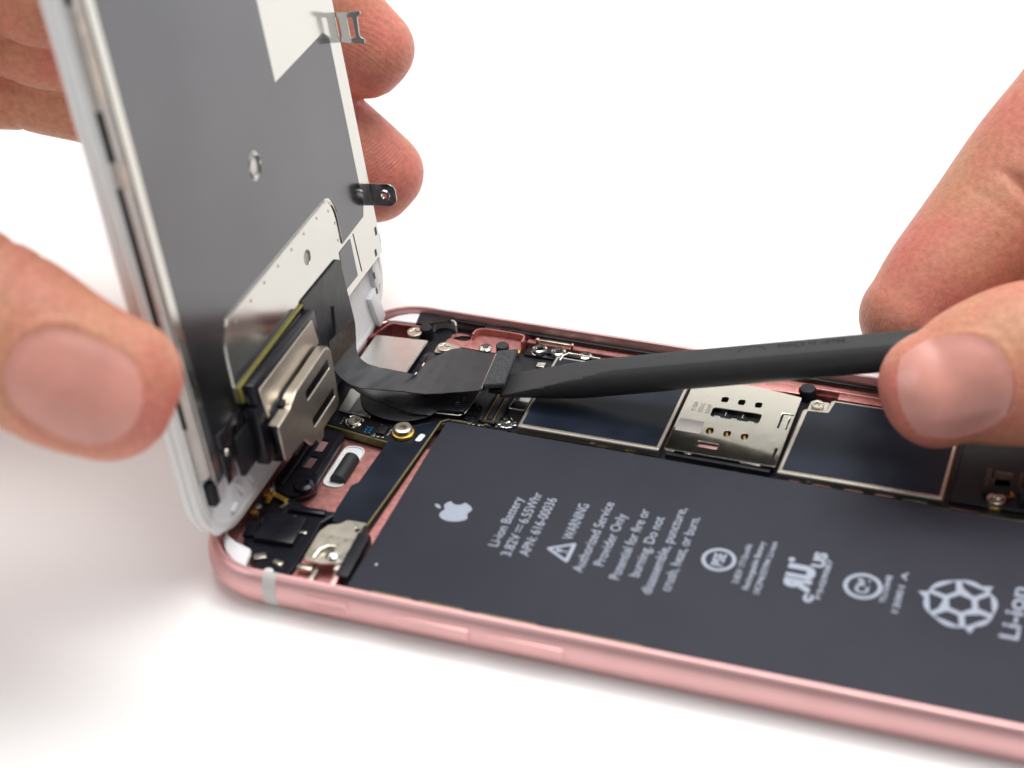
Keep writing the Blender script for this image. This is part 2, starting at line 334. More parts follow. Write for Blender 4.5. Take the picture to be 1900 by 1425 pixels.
box('gasket', (74, 64.95, 4.45), (116, 0.5, 0.42), M['rubber'], body, 0, 0.12)
boxes('gasket_tape', [((19, 65.0, 4.75), (6, 0.5, 0.35)), ((26, 64.9, 4.6), (3, 0.6, 0.5)), ((30.5, 64.9, 4.5), (2, 0.65, 0.45))], M['black'], body)
boxes('near_clip', [((31.5, 2.45, 5.0), (5.5, 0.5, 0.3)), ((38.5, 2.45, 5.0), (6, 0.5, 0.3)), ((47.5, 2.45, 5.0), (8, 0.5, 0.3)), ((60, 2.45, 5.0), (11, 0.5, 0.3))], M['pcbedge'], body)
# slot with roller in the pocket
sl = plate('oval_slot', [rounded(rect(11.2, 24.9, 14.5, 34.6), 1.55, 8), rounded(rect(11.45, 25.15, 14.25, 34.35), 1.4, 8)], 1.5, 1.85, M['white'], body, 0.05)
plate('slot_floor', [rounded(rect(11.3, 25.0, 14.4, 34.5), 1.5, 8)], 1.55, 1.68, M['whitematte'], sl, 0.01)
lathe('roller', [(0, -2.8), (1.1, -2.8), (1.18, -2.7), (1.18, 2.7), (1.1, 2.8), (0, 2.8)], (13.4, 28.8, 1.95), M['rubber'], body, 28, Matrix.Rotation(math.radians(90), 4, 'X'))
# black bracket with two windows
br = plate('slotted_bracket', [rounded([(5.9, 35.6), (10.4, 35.4), (11.0, 34.6), (11.2, 25.0), (11.9, 22.6), (10.6, 20.6), (8.4, 19.7), (6.3, 20.4), (5.2, 22.5)], 0.6), rect(8.05, 30.4, 9.25, 32.9, 0.2), rect(8.05, 26.4, 9.25, 28.9, 0.2)], 2.3, 3.3, M['blackgloss'], body, 0.2)
plate('window_liner', [rect(7.6, 25.8, 9.8, 33.4)], 2.6, 3.05, M['rose'], br, 0.02)
tube('bracket_rib', [(7.2, 35.2, 3.5), (7.1, 30, 3.6), (7.0, 24, 3.5), (6.9, 21.5, 3.4)], 0.28, M['blackgloss'], br)
tube('bracket_rib', [(10.6, 34.8, 3.4), (10.6, 30, 3.4), (10.6, 25, 3.3)], 0.2, M['blackgloss'], br)
lathe('boss', [(0, 0), (1.5, 0), (1.4, 0.8), (0.9, 1.1), (0.7, 0.7), (0, 0.7)], (10.2, 22.0, 3.1), M['blackgloss'], br)
# rear corner module
md = plate('corner_module', [rounded([(4.6, 19.4), (5.4, 12.5), (6.9, 8.8), (9.9, 6.2), (10.6, 2.6), (15.6, 2.6), (15.9, 8.0), (15.6, 15.8), (17.2, 18.6), (13.2, 18.2), (8.8, 19.8)], 0.4)], 1.3, 3.1, M['blackgloss'], body, 0.2)
boxes('module_block', [((11.0, 12.3, 3.5), (5.8, 5.6, 1.1), 0.06), ((7.0, 11.5, 3.3), (2.0, 3.0, 0.8), 0.2), ((12.8, 17.2, 3.3), (5.5, 1.1, 0.9), 0.08)], M['blackgloss'], md, 0.3)
boxes('solder_tab', [((10.5, 6.6, 3.35), (1.7, 1.1, 0.35), 0.5), ((13.4, 6.2, 3.3), (1.5, 0.8, 0.35), -0.3), ((14.2, 12.9, 3.3), (0.9, 0.5, 0.3), 0.1)], M['steelwarm'], md, 0.14)
lathe('white_pad', [(0, 0), (0.75, 0), (0.7, 0.3), (0.3, 0.45), (0, 0.46)], (12.9, 4.1, 3.1), M['white'], md)
boxes('module_contact', [((11.3, 15.4, 3.4), (1.3, 0.4, 0.3), 0.3), ((9.2, 17.4, 3.45), (0.5, 1.4, 0.3), -0.35)], M['steelwarm'], md, 0.1)
for cx, cy in ((6.1, 19.2), (5.9, 15.2)):
    g = boxes('spring_contact', [((cx, cy, 3.0), (0.9, 1.7, 1.6), 0.2), ((cx + 0.1, cy - 0.9, 3.9), (1.0, 0.6, 0.5), 0.3)], M['gold'], body, 0.25)
    lathe('contact_dome', [(0, 0.9), (0.4, 0.8), (0.6, 0.4), (0.6, 0)], (cx + 0.4, cy + 0.1, 3.8), M['solder'], g, 14)
boxes('gold_strip', [((8.1, 18.6, 3.7), (2.6, 0.8, 0.25), -0.35), ((6.7, 17.8, 3.6), (0.7, 1.6, 0.3), 0.1)], M['gold'], body, 0.1)
# mute switch bracket
mb = plate('switch_bracket', [rounded([(16.9, 7.0), (16.7, 12.6), (17.4, 14.4), (18.9, 15.0), (19.4, 16.0), (22.4, 16.1), (22.9, 12), (23.0, 7.7), (19.8, 6.6)], 0.4), ell(21.6, 14.4, 0.35)], 4.0, 4.35, M['steelwarm'], body, 0.1)
tube('bracket_bead', [(18.3, 7.2, 4.4), (18.5, 8.8, 4.6), (19.4, 9.8, 4.65), (20.4, 10.0, 4.6)], 0.35, M['steelwarm'], mb)
lathe('bracket_screw', [(0, 0.55), (0.5, 0.5), (0.95, 0.2), (1.0, 0), (1.0, -0.5)], (20.6, 8.3, 4.5), M['solder'], mb)
boxes('bracket_leg', [((19.0, 5.0, 3.3), (0.7, 3.6, 0.3), 0), ((22.2, 7.4, 3.9), (1.3, 2.2, 0.4), 0), ((17.3, 6.4, 3.2), (2.2, 0.9, 0.5), 0)], M['steelwarm'], mb, 0.12)
boxes('switch_body', [((23.2, 9.3, 3.3), (1.9, 9.0, 2.6), 0.04), ((22.6, 13.0, 3.8), (0.6, 5.0, 1.6), 0.02)], M['black'], body, 0.3)
# black flex along the battery and its bright edge
fx = plate('side_flex', [[(17.7, 36.2), (17.2, 25.2), (16.5, 24.3), (16.5, 18.9), (17.0, 16.2), (21.9, 15.0), (23.3, 41.9), (18.4, 40.0)]], 2.9, 3.35, M['tape'], body, 0.05)
tube('flex_edge', [(22.05, 15.4, 3.45), (22.6, 24, 3.5), (23.1, 33, 3.5), (23.5, 41.4, 3.5), (24.4, 42.2, 3.5), (30, 42.3, 3.45)], 0.17, M['pcbedge'], fx)
# logic board
lb = plate('logic_board', [[(4.6, 36.8), (18.2, 34.9), (19.0, 38.5), (23.4, 41.4), (34, 41.5), (106, 42.0), (110, 42.4), (110, 61.6), (30, 61.4), (22, 59.8), (14.8, 59.4), (5.2, 56)]], 1.9, 3.25, M['pcbedge'], body, 0.05)
plate('solder_mask', [[(4.75, 37.0), (18.05, 35.15), (18.9, 38.7), (23.3, 41.65), (34, 41.75), (106, 42.25), (109.9, 42.6), (109.9, 61.4), (30, 61.2), (22, 59.6), (14.9, 59.2), (5.4, 55.8)]], 3.25, 3.42, M['pcb'], lb, 0.04)
def cross(r):
    a, b = r * 0.62, r * 0.13
    P = [(a, b), (b, b), (b, a), (-b, a), (-b, b), (-a, b), (-a, -b), (-b, -b), (-b, -a), (b, -a), (b, -b), (a, -b)]
    return [(x * 0.94 - y * 0.34, x * 0.34 + y * 0.94) for x, y in P]
def screw(x, y, z, r, mat, parent=body, cup=None):
    if cup: lathe('screw_cup', [(r * 1.05, -0.8), (r * 1.35, -0.7), (r * 1.4, 0.0), (r * 1.25, 0.12), (r * 1.1, 0.0), (r * 1.05, -0.5)], (x, y, z), cup, parent)
    s = plate('screw', [ell(0, 0, r, n=32), cross(r)], -0.14, 0.16, mat, parent, 0.08)
    s.location = (x, y, z)
    lathe('screw_shank', [(0, -0.1), (r * 0.96, -0.12), (r * 0.8, -0.7), (0, -0.7)], (0, 0, 0), M['steelwarm'], s)
    return s
screw(11.4, 37.6, 4.0, 1.0, M['steelwarm'], cup=M['steel'])
screw(12.1, 60.2, 4.9, 1.2, M['steelwarm'])
screw(17.9, 57.9, 4.7, 1.15, M['steelwarm'])
plate('screw_tab', [rounded([(16.6, 56.6), (20.3, 57.0), (20.3, 58.9), (18, 59.4), (16.5, 58.6)], 0.4)], 4.2, 4.42, M['steelwarm'], body, 0.05)
screw(75.7, 58.4, 4.95, 0.95, M['steelwarm'])
def standoff(x, y, z, r, mat, base=None, h=1.0):
    s = lathe('standoff', [(0, -0.5), (r * 0.4, -0.5), (r * 0.42, 0.0), (r * 0.8, 0.03), (r * 0.98, -0.1), (r, -0.35), (r, -h)], (x, y, z), mat, body)
    if base: lathe('standoff_base', [(r * 0.98, -h * 0.65), (r * 1.2, -h * 0.7), (r * 1.25, -h), (r * 1.1, -h * 1.3)], (x, y, z), base, s)
    return s
standoff(19.2, 37.3, 4.7, 1.35, M['bracket'], M['gold'], 1.2)
standoff(32.8, 43.8, 4.2, 0.95, M['steel'], M['solder'], 0.9)
boxes('solder_blob', [((31.9, 42.9, 3.6), (0.9, 0.6, 0.5), 0.3), ((33.6, 42.7, 3.6), (1.1, 0.7, 0.5), 0.5), ((34.3, 43.4, 3.7), (0.6, 0.9, 0.5), 0.1), ((32.7, 42.5, 3.6), (0.8, 0.4, 0.4), 0)], M['solder'], body, 0.2)
standoff(23.6, 60.6, 4.0, 1.05, M['steel'], None, 1.0)
standoff(31.7, 61.8, 4.0, 1.15, M['steel'], M['steel'], 1.0)
standoff(103.3, 44.6, 4.6, 1.3, M['steelwarm'], M['gold'], 1.0)
boxes('gold_clip', [((104.6, 46.4, 4.4), (1.0, 2.2, 0.3), 0.5), ((28.3, 60.5, 4.0), (1.8, 0.7, 0.4), 0.1)], M['gold'], body, 0.1)
lathe('rubber_post', [(1.0, -2.2), (1.0, 0.0), (0.9, 0.12), (0, 0.14)], (26.5, 60.3, 5.0), M['rubber'], body)
lathe('rubber_plug', [(1.2, -2.5), (1.05, -0.5), (0.95, 0.1), (0.5, 0.2), (0, 0.1)], (13.5, 61.4, 5.2), M['black'], body)
lathe('rubber_plug', [(1.3, -2.5), (1.3, -0.2), (1.1, 0.1), (0.6, 0.2), (0, 0.15)], (73.5, 61.8, 5.0), M['black'], body)
plate('white_mark', [rounded([(21.35, 36.2), (22.3, 36.3), (22.5, 38.0), (21.6, 38.1)], 0.42, 6)], 3.36, 3.42, M['whitematte'], body, 0.01)
boxes('resistor_bank', [((13.7 + 0.62 * (i % 2), 36.0 + 0.55 * (i // 2), 3.55), (0.42, 0.34, 0.25)) for i in range(6)], M['bluechip'], body, 0.04)
box('chip', (16.0, 37.1, 3.6), (1.3, 1.9, 0.32), M['black'], body)
boxes('solder_joint', [((15.1 + 0.05 * i, 36.0 + 0.0 * i, 3.5), (0.3, 0.16, 0.16)) for i in range(2)] + [((17.1, 36.3 + 0.36 * i, 3.5), (0.45, 0.12, 0.14)) for i in range(6)] + [((15.4 + 0.7 * i, 38.4, 3.5), (0.4, 0.16, 0.16)) for i in range(3)] + [((15.2 + 0.7 * i, 35.6, 3.5), (0.5, 0.2, 0.18)) for i in range(3)] + [((9.4, 37.0 + i * 0.6, 3.5), (0.3, 0.25, 0.2)) for i in range(3)], M['solder'], body, 0.04)
# small steel shield beside the lower cables
plate('small_shield', [rounded([(8.0, 39.4), (13.3, 39.0), (13.1, 42.0), (10.2, 45.2), (7.6, 45.0)], 0.2)], 3.4, 4.0, M['steel'], body, 0.12)
# rear camera
cm = plate('camera_module', [rounded([(6.3, 47.6), (14.7, 47.4), (14.9, 58.9), (6.4, 58.2)], 0.3)], 4.45, 4.75, M['camcan'], body, 0.08)
box('camera_body', (10.5, 53.0, 2.9), (7.9, 10.6, 3.1), M['black'], cm, 0.03, 0.3)
tube('camera_edge', [(14.55, 47.8, 4.75), (14.65, 53, 4.78), (14.75, 58.6, 4.75)], 0.1, M['steelwarm'], cm)
boxes('camera_flex', [((17.9, 53.0, 3.4), (5.6, 8.2, 1.5), 0.06), ((15.6, 55.0, 4.1), (0.8, 2.2, 0.4), 0)], M['blackgloss'], body, 0.3)
plate('flex_disc', [ell(18.6, 52.6, 2.6, 3.4, 28)], 4.15, 4.3, M['brown'], body, 0.05)
boxes('bright_pin', [((16.2, 53.2, 4.3), (0.2, 0.9, 0.15), 0), ((15.9, 50.8, 4.2), (0.2, 0.8, 0.15), 0)], M['white'], body, 0.03)
# board connectors
cn = boxes('board_connector', [((30.4, 46.6, 3.7), (3.2, 8.0, 0.55), 0), ((29.2, 46.6, 4.05), (0.4, 8.0, 0.35), 0), ((31.6, 46.6, 4.05), (0.4, 8.0, 0.35), 0), ((30.4, 46.6, 4.02), (0.7, 6.6, 0.3), 0)], M['black'], body, 0.08)
for px_ in (29.75, 31.05):
    boxes('pin_row', [((px_, 43.2 + 0.31 * k, 3.98), (0.16, 0.12, 0.08)) for k in range(23)], M['gold'], cn, 0.01, True)
boxes('mask_component', [((26.9 + 0.9 * (k % 2), 43.2 + 1.1 * (k // 2), 3.6), (0.5, 0.8, 0.3)) for k in range(8)], M['blackgloss'], body, 0.05)
plate('small_can', [rounded([(32.2, 46.5), (34.7, 46.6), (34.8, 51.0), (32.3, 51.0)], 0.2)], 3.4, 4.15, M['steel'], body, 0.12)
# shield cans with black tape
def can(name, poly, tape, z0, z1):
    c = plate(name, [rounded(poly, 0.35)], z0, z1, M['bracket'], body, 0.22)
    plate('tape', [rounded(tape, 0.25)], z1 + 0.004, z1 + 0.05, M['tape'], c, 0.02); return c
can('shield_can', [(35.2, 41.9), (56.5, 42.0), (56.6, 60.2), (35.2, 60.2)], [(35.75, 42.6), (56.0, 42.65), (56.1, 59.7), (35.7, 59.7)], 3.42, 4.8)
can('shield_can', [(73.5, 41.7), (96.5, 42.0), (96.5, 60.6), (77.6, 60.3), (77.3, 59.9), (77.0, 57.6), (74.3, 57.3), (73.8, 56.8)], [(74.1, 42.4), (95.9, 42.7), (95.9, 60.1), (78.0, 59.8), (77.6, 57.0), (74.6, 56.7)], 3.42, 4.8)
plate('can_ear', [rounded([(74.4, 57.0), (77.2, 57.2), (77.3, 59.8), (74.5, 59.6)], 0.4)], 4.3, 4.6, M['steelwarm'], body, 0.08)
# card tray reader
hol = [rounded([(x - 0.5, 55.3), (x + 0.5, 55.3), (x + 0.5, 56.6), (x - 0.5, 56.6)], 0.4, 4) for x in (62.55, 65.05, 67.55)]
hol += [rounded([(61.4, 51.5), (68.6, 51.6), (68.6, 53.9), (61.4, 53.7)], 0.5)]
hol += [ell(x, 48.1, 0.55, 0.8, 14) for x in (62.3, 64.85, 67.4)]
hol += [rounded([(61.3, 44.1), (64.4, 44.1), (64.4, 45.4), (61.3, 45.4)], 0.4)]
hol += [[(71.3, 51.3), (71.3, 55.0), (73.0, 55.0), (73.0, 54.7), (71.6, 54.7), (71.6, 51.3)], [(72.55, 51.2), (72.55, 54.2), (72.75, 54.2), (72.75, 51.2)]]
hol += [rounded([(72.2, 44.2), (72.6, 44.2), (72.6, 46.8), (72.2, 46.8)], 0.15)]
sr = plate('card_reader', [rounded([(57.1, 42.4), (73.15, 42.5), (73.2, 59.4), (66.5, 60.3), (57.1, 60.0)], 0.3)] + hol, 4.8, 5.0, M['reader'], body, 0.04)
box('reader_floor', (65.1, 51.2, 4.0), (15.6, 17.2, 0.6), M['black'], sr, 0, 0.1)
boxes('spring_pin', [((x, 48.1, 4.55), (0.35, 1.2, 0.4), 0.3) for x in (62.3, 64.85, 67.4)], M['gold'], sr, 0.08)
boxes('slot_pin', [((62.4 + 2.5 * k, 51.95, 4.6), (0.9, 0.35, 0.3)) for k in range(3)] + [((63.4 + 2.5 * k, 53.2, 4.5), (0.2, 0.9, 0.3)) for k in range(2)], M['solder'], sr, 0.06)
boxes('slot_pad', [((63.2 + 2.5 * k, 52.7, 4.4), (1.6, 1.3, 0.2)) for k in range(3)], M['black'], sr, 0.05)
box('coil_pad', (62.85, 44.75, 4.45), (2.8, 1.0, 0.3), M['rose'], sr)
boxes('front_skirt', [((58.0, 42.35, 4.3), (1.2, 0.12, 1.1)), ((60.6, 42.32, 4.7), (1.0, 0.12, 0.4)), ((69.6, 42.38, 4.7), (2.8, 0.12, 0.45))], M['steel'], sr, 0.03)
boxes('front_gap', [((65.0, 42.1, 3.9), (15.0, 0.6, 1.2))], M['black'], sr, 0.1)
bm = bmesh.new()
for s_, x_ in (('Y1504', 58.75), ('5331G', 59.8), ('53WF', 60.85)): text_on(bm, s_, x_, 52.0, 54.2, 5.012, 0.95)
from_bm('laser_text', bm, M['engrave'], sr)
plate('code_patch', [rect(57.45, 47.0, 61.1, 49.9)], 5.003, 5.012, M['beige'], sr, 0.001)
# bits along the board's battery edge
boxes('edge_pad', [((x, 41.65, 3.2), (wd_, 0.4, 0.3)) for x, wd_ in ((76.0, 1.6), (79.8, 2.6), (84.3, 2.6), (88.6, 2.6))], M['rose'], body, 0.08)
boxes('edge_clip', [((46.5, 41.5, 3.4), (0.7, 0.5, 0.5)), ((59.2, 41.5, 3.2), (3.2, 0.45, 0.35)), ((78, 41.3, 3.4), (0.4, 0.4, 0.5)), ((29.8, 41.0, 3.6), (0.4, 0.4, 0.3)), ((25.4, 41.0, 3.6), (0.35, 0.35, 0.3)), ((99.4, 41.9, 3.5), (4, 0.3, 0.3)), ((92.8, 41.8, 3.2), (3.2, 0.35, 0.3))], M['solder'], body, 0.1)
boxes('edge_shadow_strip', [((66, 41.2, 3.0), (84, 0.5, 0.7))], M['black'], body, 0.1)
plate('right_module', [rounded([(97.2, 43.0), (110, 43.4), (110, 61), (97.2, 60.8)], 0.4)], 3.42, 4.0, M['black'], body, 0.15)
boxes('right_spring', [((101.6, 48.6, 4.6), (0.7, 4.0, 0.3), 0.05), ((106.0, 48.6, 4.6), (0.5, 4.5, 0.3), 0.05), ((103.6, 48.8, 4.5), (2.4, 3.4, 0.3), 0.05)], M['brown'], body, 0.1)
boxes('right_block', [((103.0, 47.0, 4.4), (3.8, 3.6, 0.5), 0.1), ((107.5, 45.6, 4.7), (2.4, 3.2, 1.0), 0.1)], M['black'], body, 0.2)
rng_ = random.Random(4)
for k in range(16):
    cx, cy = rng_.uniform(22.5, 34.4), rng_.uniform(50.5, 59.2)
    box('board_component', (cx, cy, 3.6), (rng_.uniform(0.5, 1.5), rng_.uniform(0.4, 1.2), rng_.uniform(0.25, 0.6)), M[rng_.choice(['black', 'blackgloss', 'steelwarm', 'solder', 'pcbedge'])], body, 0.03, 0.06)
for k in range(14):
    box('board_component', (rng_.uniform(24.5, 34.0), rng_.uniform(42.0, 42.9), 3.55), (rng_.uniform(0.3, 0.8), 0.3, 0.25), M[rng_.choice(['black', 'solder', 'pcbedge', 'blackgloss'])], body, 0.03, 0.04)
for k in range(22):
    box('board_component', (rng_.uniform(36, 72), 41.72 + rng_.uniform(-0.05, 0.05), 3.0 + rng_.uniform(0, 0.4)), (rng_.uniform(0.4, 2.2), 0.35, 0.3), M[rng_.choice(['black', 'black', 'solder', 'pcbedge', 'gold'])], body, 0.0, 0.05)
# far side button flex and sensors
boxes('button_flex', [((36.5, 61.9, 2.9), (13.5, 2.6, 1.8), 0), ((34.2, 62.2, 3.9), (2.6, 1.6, 0.6), 0.1), ((37.6, 62.0, 3.9), (2.8, 1.4, 0.7), 0), ((42.2, 62.2, 3.8), (3.2, 1.2, 0.6), 0), ((46, 62.2, 3.4), (4, 1.2, 0.6), 0)], M['blackgloss'], body, 0.25)
for cx in (31.9, 34.9):
    lathe('grommet', [(0.55, 0.0), (0.8, 0.28), (1.1, 0.2), (1.25, -0.1), (1.25, -0.6)], (cx + 0.1, 61.9, 4.25), M['steel'], body)
lathe('grommet', [(0.5, 0.0), (0.7, 0.25), (1.0, 0.15), (1.1, -0.4)], (39.2, 62.1, 4.2), M['steel'], body)
tube('wire_loop', [(36.0, 58.8, 4.6), (36.3, 60.2, 5.0), (37.0, 60.9, 5.1), (39, 61.0, 5.0), (42, 60.9, 5.0)], 0.16, M['steelwarm'], body)
boxes('wall_pad', [((33.6, 64.2, 4.0), (5.0, 0.5, 0.8), 0)], M['steelwarm'], body, 0.1)
boxes('wall_tab', [((31.0, 63.8, 4.3), (0.6, 0.6, 1.0)), ((36.6, 63.8, 4.2), (0.5, 0.6, 1.2))], M['rose'], body, 0.2)
boxes('far_bracket', [((66.0, 61.6, 4.4), (13, 2.0, 0.3), 0.03), ((82.5, 62.4, 3.4), (9, 1.6, 1.4), 0.0)], M['rose_in'], body, 0.1)
# battery with its printed label
bt = box('battery', (72.4, 22.0, 2.95), (95.4, 37.6, 3.1), M['battery'], body, 0, 0.5)
BZ = 4.512
bm = bmesh.new()
LINES = [('Li-ion Battery', 40.7, 16.2, 26.9, 2.0), ('3.82V \u2393 6.55Whr', 42.95, 14.8, 28.6, 2.0), ('APN: 616-00036', 45.25, 15.5, 28.0, 2.0), ('WARNING', 49.85, 20.3, 28.0, 2.1),
 ('Authorized Service', 53.1, 14.4, 29.3, 2.0), ('Provider Only', 55.45, 16.4, 27.4, 2.0), ('Potential for fire or', 58.2, 14.4, 29.2, 2.0), ('burning. Do not', 60.55, 15.6, 28.2, 2.0),
 ('disassemble, puncture,', 62.95, 12.8, 30.9, 2.0), ('crush, heat, or burn.', 65.2, 14.1, 29.5, 2.0)]
for s_, x_, a_, b_, sz in LINES:
    bm = bmesh.new()
    if '\u2393' in s_:
        text_on(bm, '3.82V', x_, 14.8, 19.4, BZ, sz, 0.005); text_on(bm, '6.55Whr', x_, 21.9, 28.6, BZ, sz, 0.005)
    else: text_on(bm, s_, x_, a_, b_, BZ, sz, 0.005)
    from_bm('printed_text', bm, M['ink'], bt)
boxes('direct_current_mark', [((42.65, 20.6, BZ), (0.16, 1.6, 0.012))] + [((43.15, 20.05 + 0.55 * k, BZ), (0.16, 0.4, 0.012)) for k in range(3)], M['ink'], bt, 0)
bm = bmesh.new()
for s_, x_, a_, b_, sz in [('3.82V 1715mAh', 73.55, 18.0, 26.0, 1.15), ('Rechargeable Battery', 75.1, 17.2, 27.0, 1.15), ('1ICP4/37/94 Li-ion', 76.65, 16.8, 27.4, 1.15), ('MH29087', 84.45, 18.0, 26.0, 1.05), ('YU10448', 92.45, 19.6, 25.0, 1.15), ('12001 A', 94.3, 18.2, 26.3, 1.15), ('Li-ion', 108.7, 17.4, 27.4, 3.4)]:
    bm = bmesh.new(); text_on(bm, s_, x_, a_, b_, BZ, sz, 0.015); from_bm('small_print', bm, M['ink'], bt)
# apple shaped mark: up is -x, right is +y
def mark(pts, cx, cy, s): return [(cx - y * s, cy + x * s) for x, y in pts]
AP = [(0.0, 0.62), (0.14, 0.68), (0.34, 0.78), (0.56, 0.76), (0.76, 0.62), (0.84, 0.50), (0.70, 0.36), (0.62, 0.14), (0.66, -0.10), (0.80, -0.28), (0.94, -0.36), (0.84, -0.62), (0.66, -0.86), (0.48, -1.0), (0.30, -0.98), (0.12, -0.90), (-0.02, -0.88), (-0.16, -0.91), (-0.32, -0.99), (-0.50, -1.0), (-0.72, -0.78), (-0.90, -0.42), (-0.97, -0.04), (-0.92, 0.34), (-0.74, 0.64), (-0.48, 0.77), (-0.24, 0.73), (-0.08, 0.65)]
LEAF = [(0.00, 0.86), (0.02, 1.08), (0.16, 1.30), (0.36, 1.40), (0.37, 1.20), (0.24, 0.98)]
S_ = 2.25
AP = [tuple(v) for v in crom([AP[-1]] + AP + [AP[0]], 110)[3:-3]]
plate('fruit_mark', [mark(AP, 33.1, 21.6, S_)], 4.503, 4.513, M['ink'], bt, 0.001)
plate('fruit_mark_leaf', [rounded(mark(LEAF, 33.1, 21.6, S_), 0.4, 5)], 4.503, 4.513, M['ink'], bt, 0.001)
tri = [(51.4, 15.6), (51.4, 20.0), (47.6, 17.8)]
tri2 = [(50.85, 16.4), (50.85, 19.2), (48.5, 17.8)]
plate('warning_sign', [rounded(tri, 0.6), rounded(tri2, 0.2)], 4.503, 4.513, M['ink'], bt, 0.001)
plate('warning_stroke', [rounded([(49.15, 17.45), (49.15, 18.15), (50.15, 17.95), (50.15, 17.65)], 0.1)], 4.503, 4.513, M['ink'], bt, 0.001)
plate('warning_stroke', [ell(50.5, 17.8, 0.19, n=10)], 4.503, 4.513, M['ink'], bt, 0.001)
def ring_mark(cx, cy, r, txt):
    rm = plate('certification_ring', [ell(cx, cy, r, n=40), ell(cx, cy, r * 0.78, n=40)], 4.503, 4.513, M['ink'], bt, 0.001)
    bm = bmesh.new(); text_on(bm, txt, cx, cy - r * 0.55, cy + r * 0.55, BZ, r * 0.95, 0.03); from_bm('ring_text', bm, M['ink'], rm)
ring_mark(70.4, 21.9, 2.3, 'PSE'); ring_mark(89.5, 22.0, 2.5, 'CM')
bm = bmesh.new(); text_on(bm, 'R', 81.3, 21.2, 18.6, BZ, 4.4, 0.07); text_on(bm, 'U', 81.3, 21.0, 23.9, BZ, 4.4, 0.08); text_on(bm, 'c', 83.0, 17.0, 18.5, BZ, 2.4, 0.05); text_on(bm, 'US', 83.1, 24.0, 27.0, BZ, 2.2, 0.05); from_bm('recognition_mark', bm, M['ink'], bt)
plate('recognition_dot', [ell(79.6, 24.6, 0.45, n=12)], 4.503, 4.513, M['ink'], bt, 0.001)
RX, RY = 102.0, 22.2
wins = []
for k in range(6):
    a = math.radians(60 * k + 12); big = k % 2 == 0
    Q = [(2.3, -20), (4.3, -25), (4.3, 25), (2.3, 20)] if big else [(2.2, -21), (4.3, -25), (4.3, 25), (3.0, 21)]
    wins.append(rounded([(RX + r_ * math.cos(a + math.radians(d_)), RY + r_ * math.sin(a + math.radians(d_))) for r_, d_ in Q], 0.3, 3))
wins.append([(RX + 1.65 * math.cos(math.radians(60 * k + 42)), RY + 1.65 * math.sin(math.radians(60 * k + 42))) for k in range(6)])
plate('recycling_mark', [rounded([(RX + 5.1 * math.cos(math.radians(60 * k + 20)), RY + 5.1 * math.sin(math.radians(60 * k + 20))) for k in range(6)], 1.6, 5)] + wins, 4.503, 4.513, M['ink'], bt, 0.001)
for k in range(3):
    a = math.radians(120 * k + 52); c_, s__ = math.cos(a), math.sin(a)
    plate('arrow_head', [[(RX + c_ * x - s__ * y, RY + s__ * x + c_ * y) for x, y in ((4.3, -0.6), (5.6, -0.1), (4.5, 0.8))]], 4.506, 4.516, M['ink'], bt, 0.001)
lathe('dust_speck', [(0, 0.1), (0.18, 0.05), (0.2, 0)], (27.0, 8.3, 4.5), M['whitematte'], bt, 8)

# ------------------------------------------------------------------ display assembly (local x=u across, y=v up, z=h towards the viewer)
U_ = Vector((-0.014761, 0.999292, -0.034618)); V_ = Vector((-0.113546, 0.032723, 0.992994)); N_ = Vector((0.993423, 0.018588, 0.112983)); O_ = Vector((5.526, 0.771, 5.687))
DMW = Matrix(((U_.x, V_.x, N_.x, O_.x), (U_.y, V_.y, N_.y, O_.y), (U_.z, V_.z, N_.z, O_.z), (0, 0, 0, 1)))
dp = empty('display_assembly', mw=DMW); tag(dp, 'white display assembly held upright on edge, steel shield plate and grey film facing the viewer', 'phone display')
def rr(x0, y0, x1, y1, r, n=10):
    P = []
    for cx, cy, a0 in ((x1 - r, y0 + r, -90), (x1 - r, y1 - r, 0), (x0 + r, y1 - r, 90), (x0 + r, y0 + r, 180)):
        P += [(cx + r * math.cos(math.radians(a0 + 90 * i / n)), cy + r * math.sin(math.radians(a0 + 90 * i / n))) for i in range(n + 1)]
    return P
plate('front_glass', [rr(0, 0.2, 66.0, 138, 9.6)], -1.1, -0.1, M['glass'], dp, 0.42)
plate('bezel', [rr(0.25, 0.4, 65.75, 137.6, 9.4), rr(3.4, 12.6, 63.0, 126, 0.8)], -0.1, 1.05, M['white'], dp, 0.3)
plate('bezel_lip', [rr(0.7, 1.4, 65.2, 137, 8.6), rr(1.4, 2.3, 64.3, 136.2, 8.0)], 1.05, 1.35, M['white'], dp, 0.2)
plate('earpiece_frame', [rounded([(2.4, 2.6), (8, 1.2), (58, 1.2), (62.5, 3), (63.2, 10.5), (63.0, 12.2), (2.2, 12.2), (2.0, 6)], 1.2)], 0.5, 1.3, M['whitematte'], dp, 0.3)
boxes('frame_rib', [((10.5, 5.0, 1.5), (0.6, 2.6, 0.5), 0.5), ((13.6, 4.6, 1.5), (0.6, 2.2, 0.5), 0.5), ((8.0, 3.6, 1.5), (1.6, 0.7, 0.5), 0.2), ((59.5, 4.5, 1.7), (2.6, 6.0, 0.9), 0.25), ((61.4, 9.6, 1.6), (2.4, 4.2, 1.0), 0)], M['whitematte'], dp, 0.25)
boxes('frame_hole', [((60.3, 9.7, 2.12), (0.55, 1.1, 0.06)), ((60.0, 7.2, 2.16), (0.55, 1.0, 0.06))], M['black'], dp, 0.02)
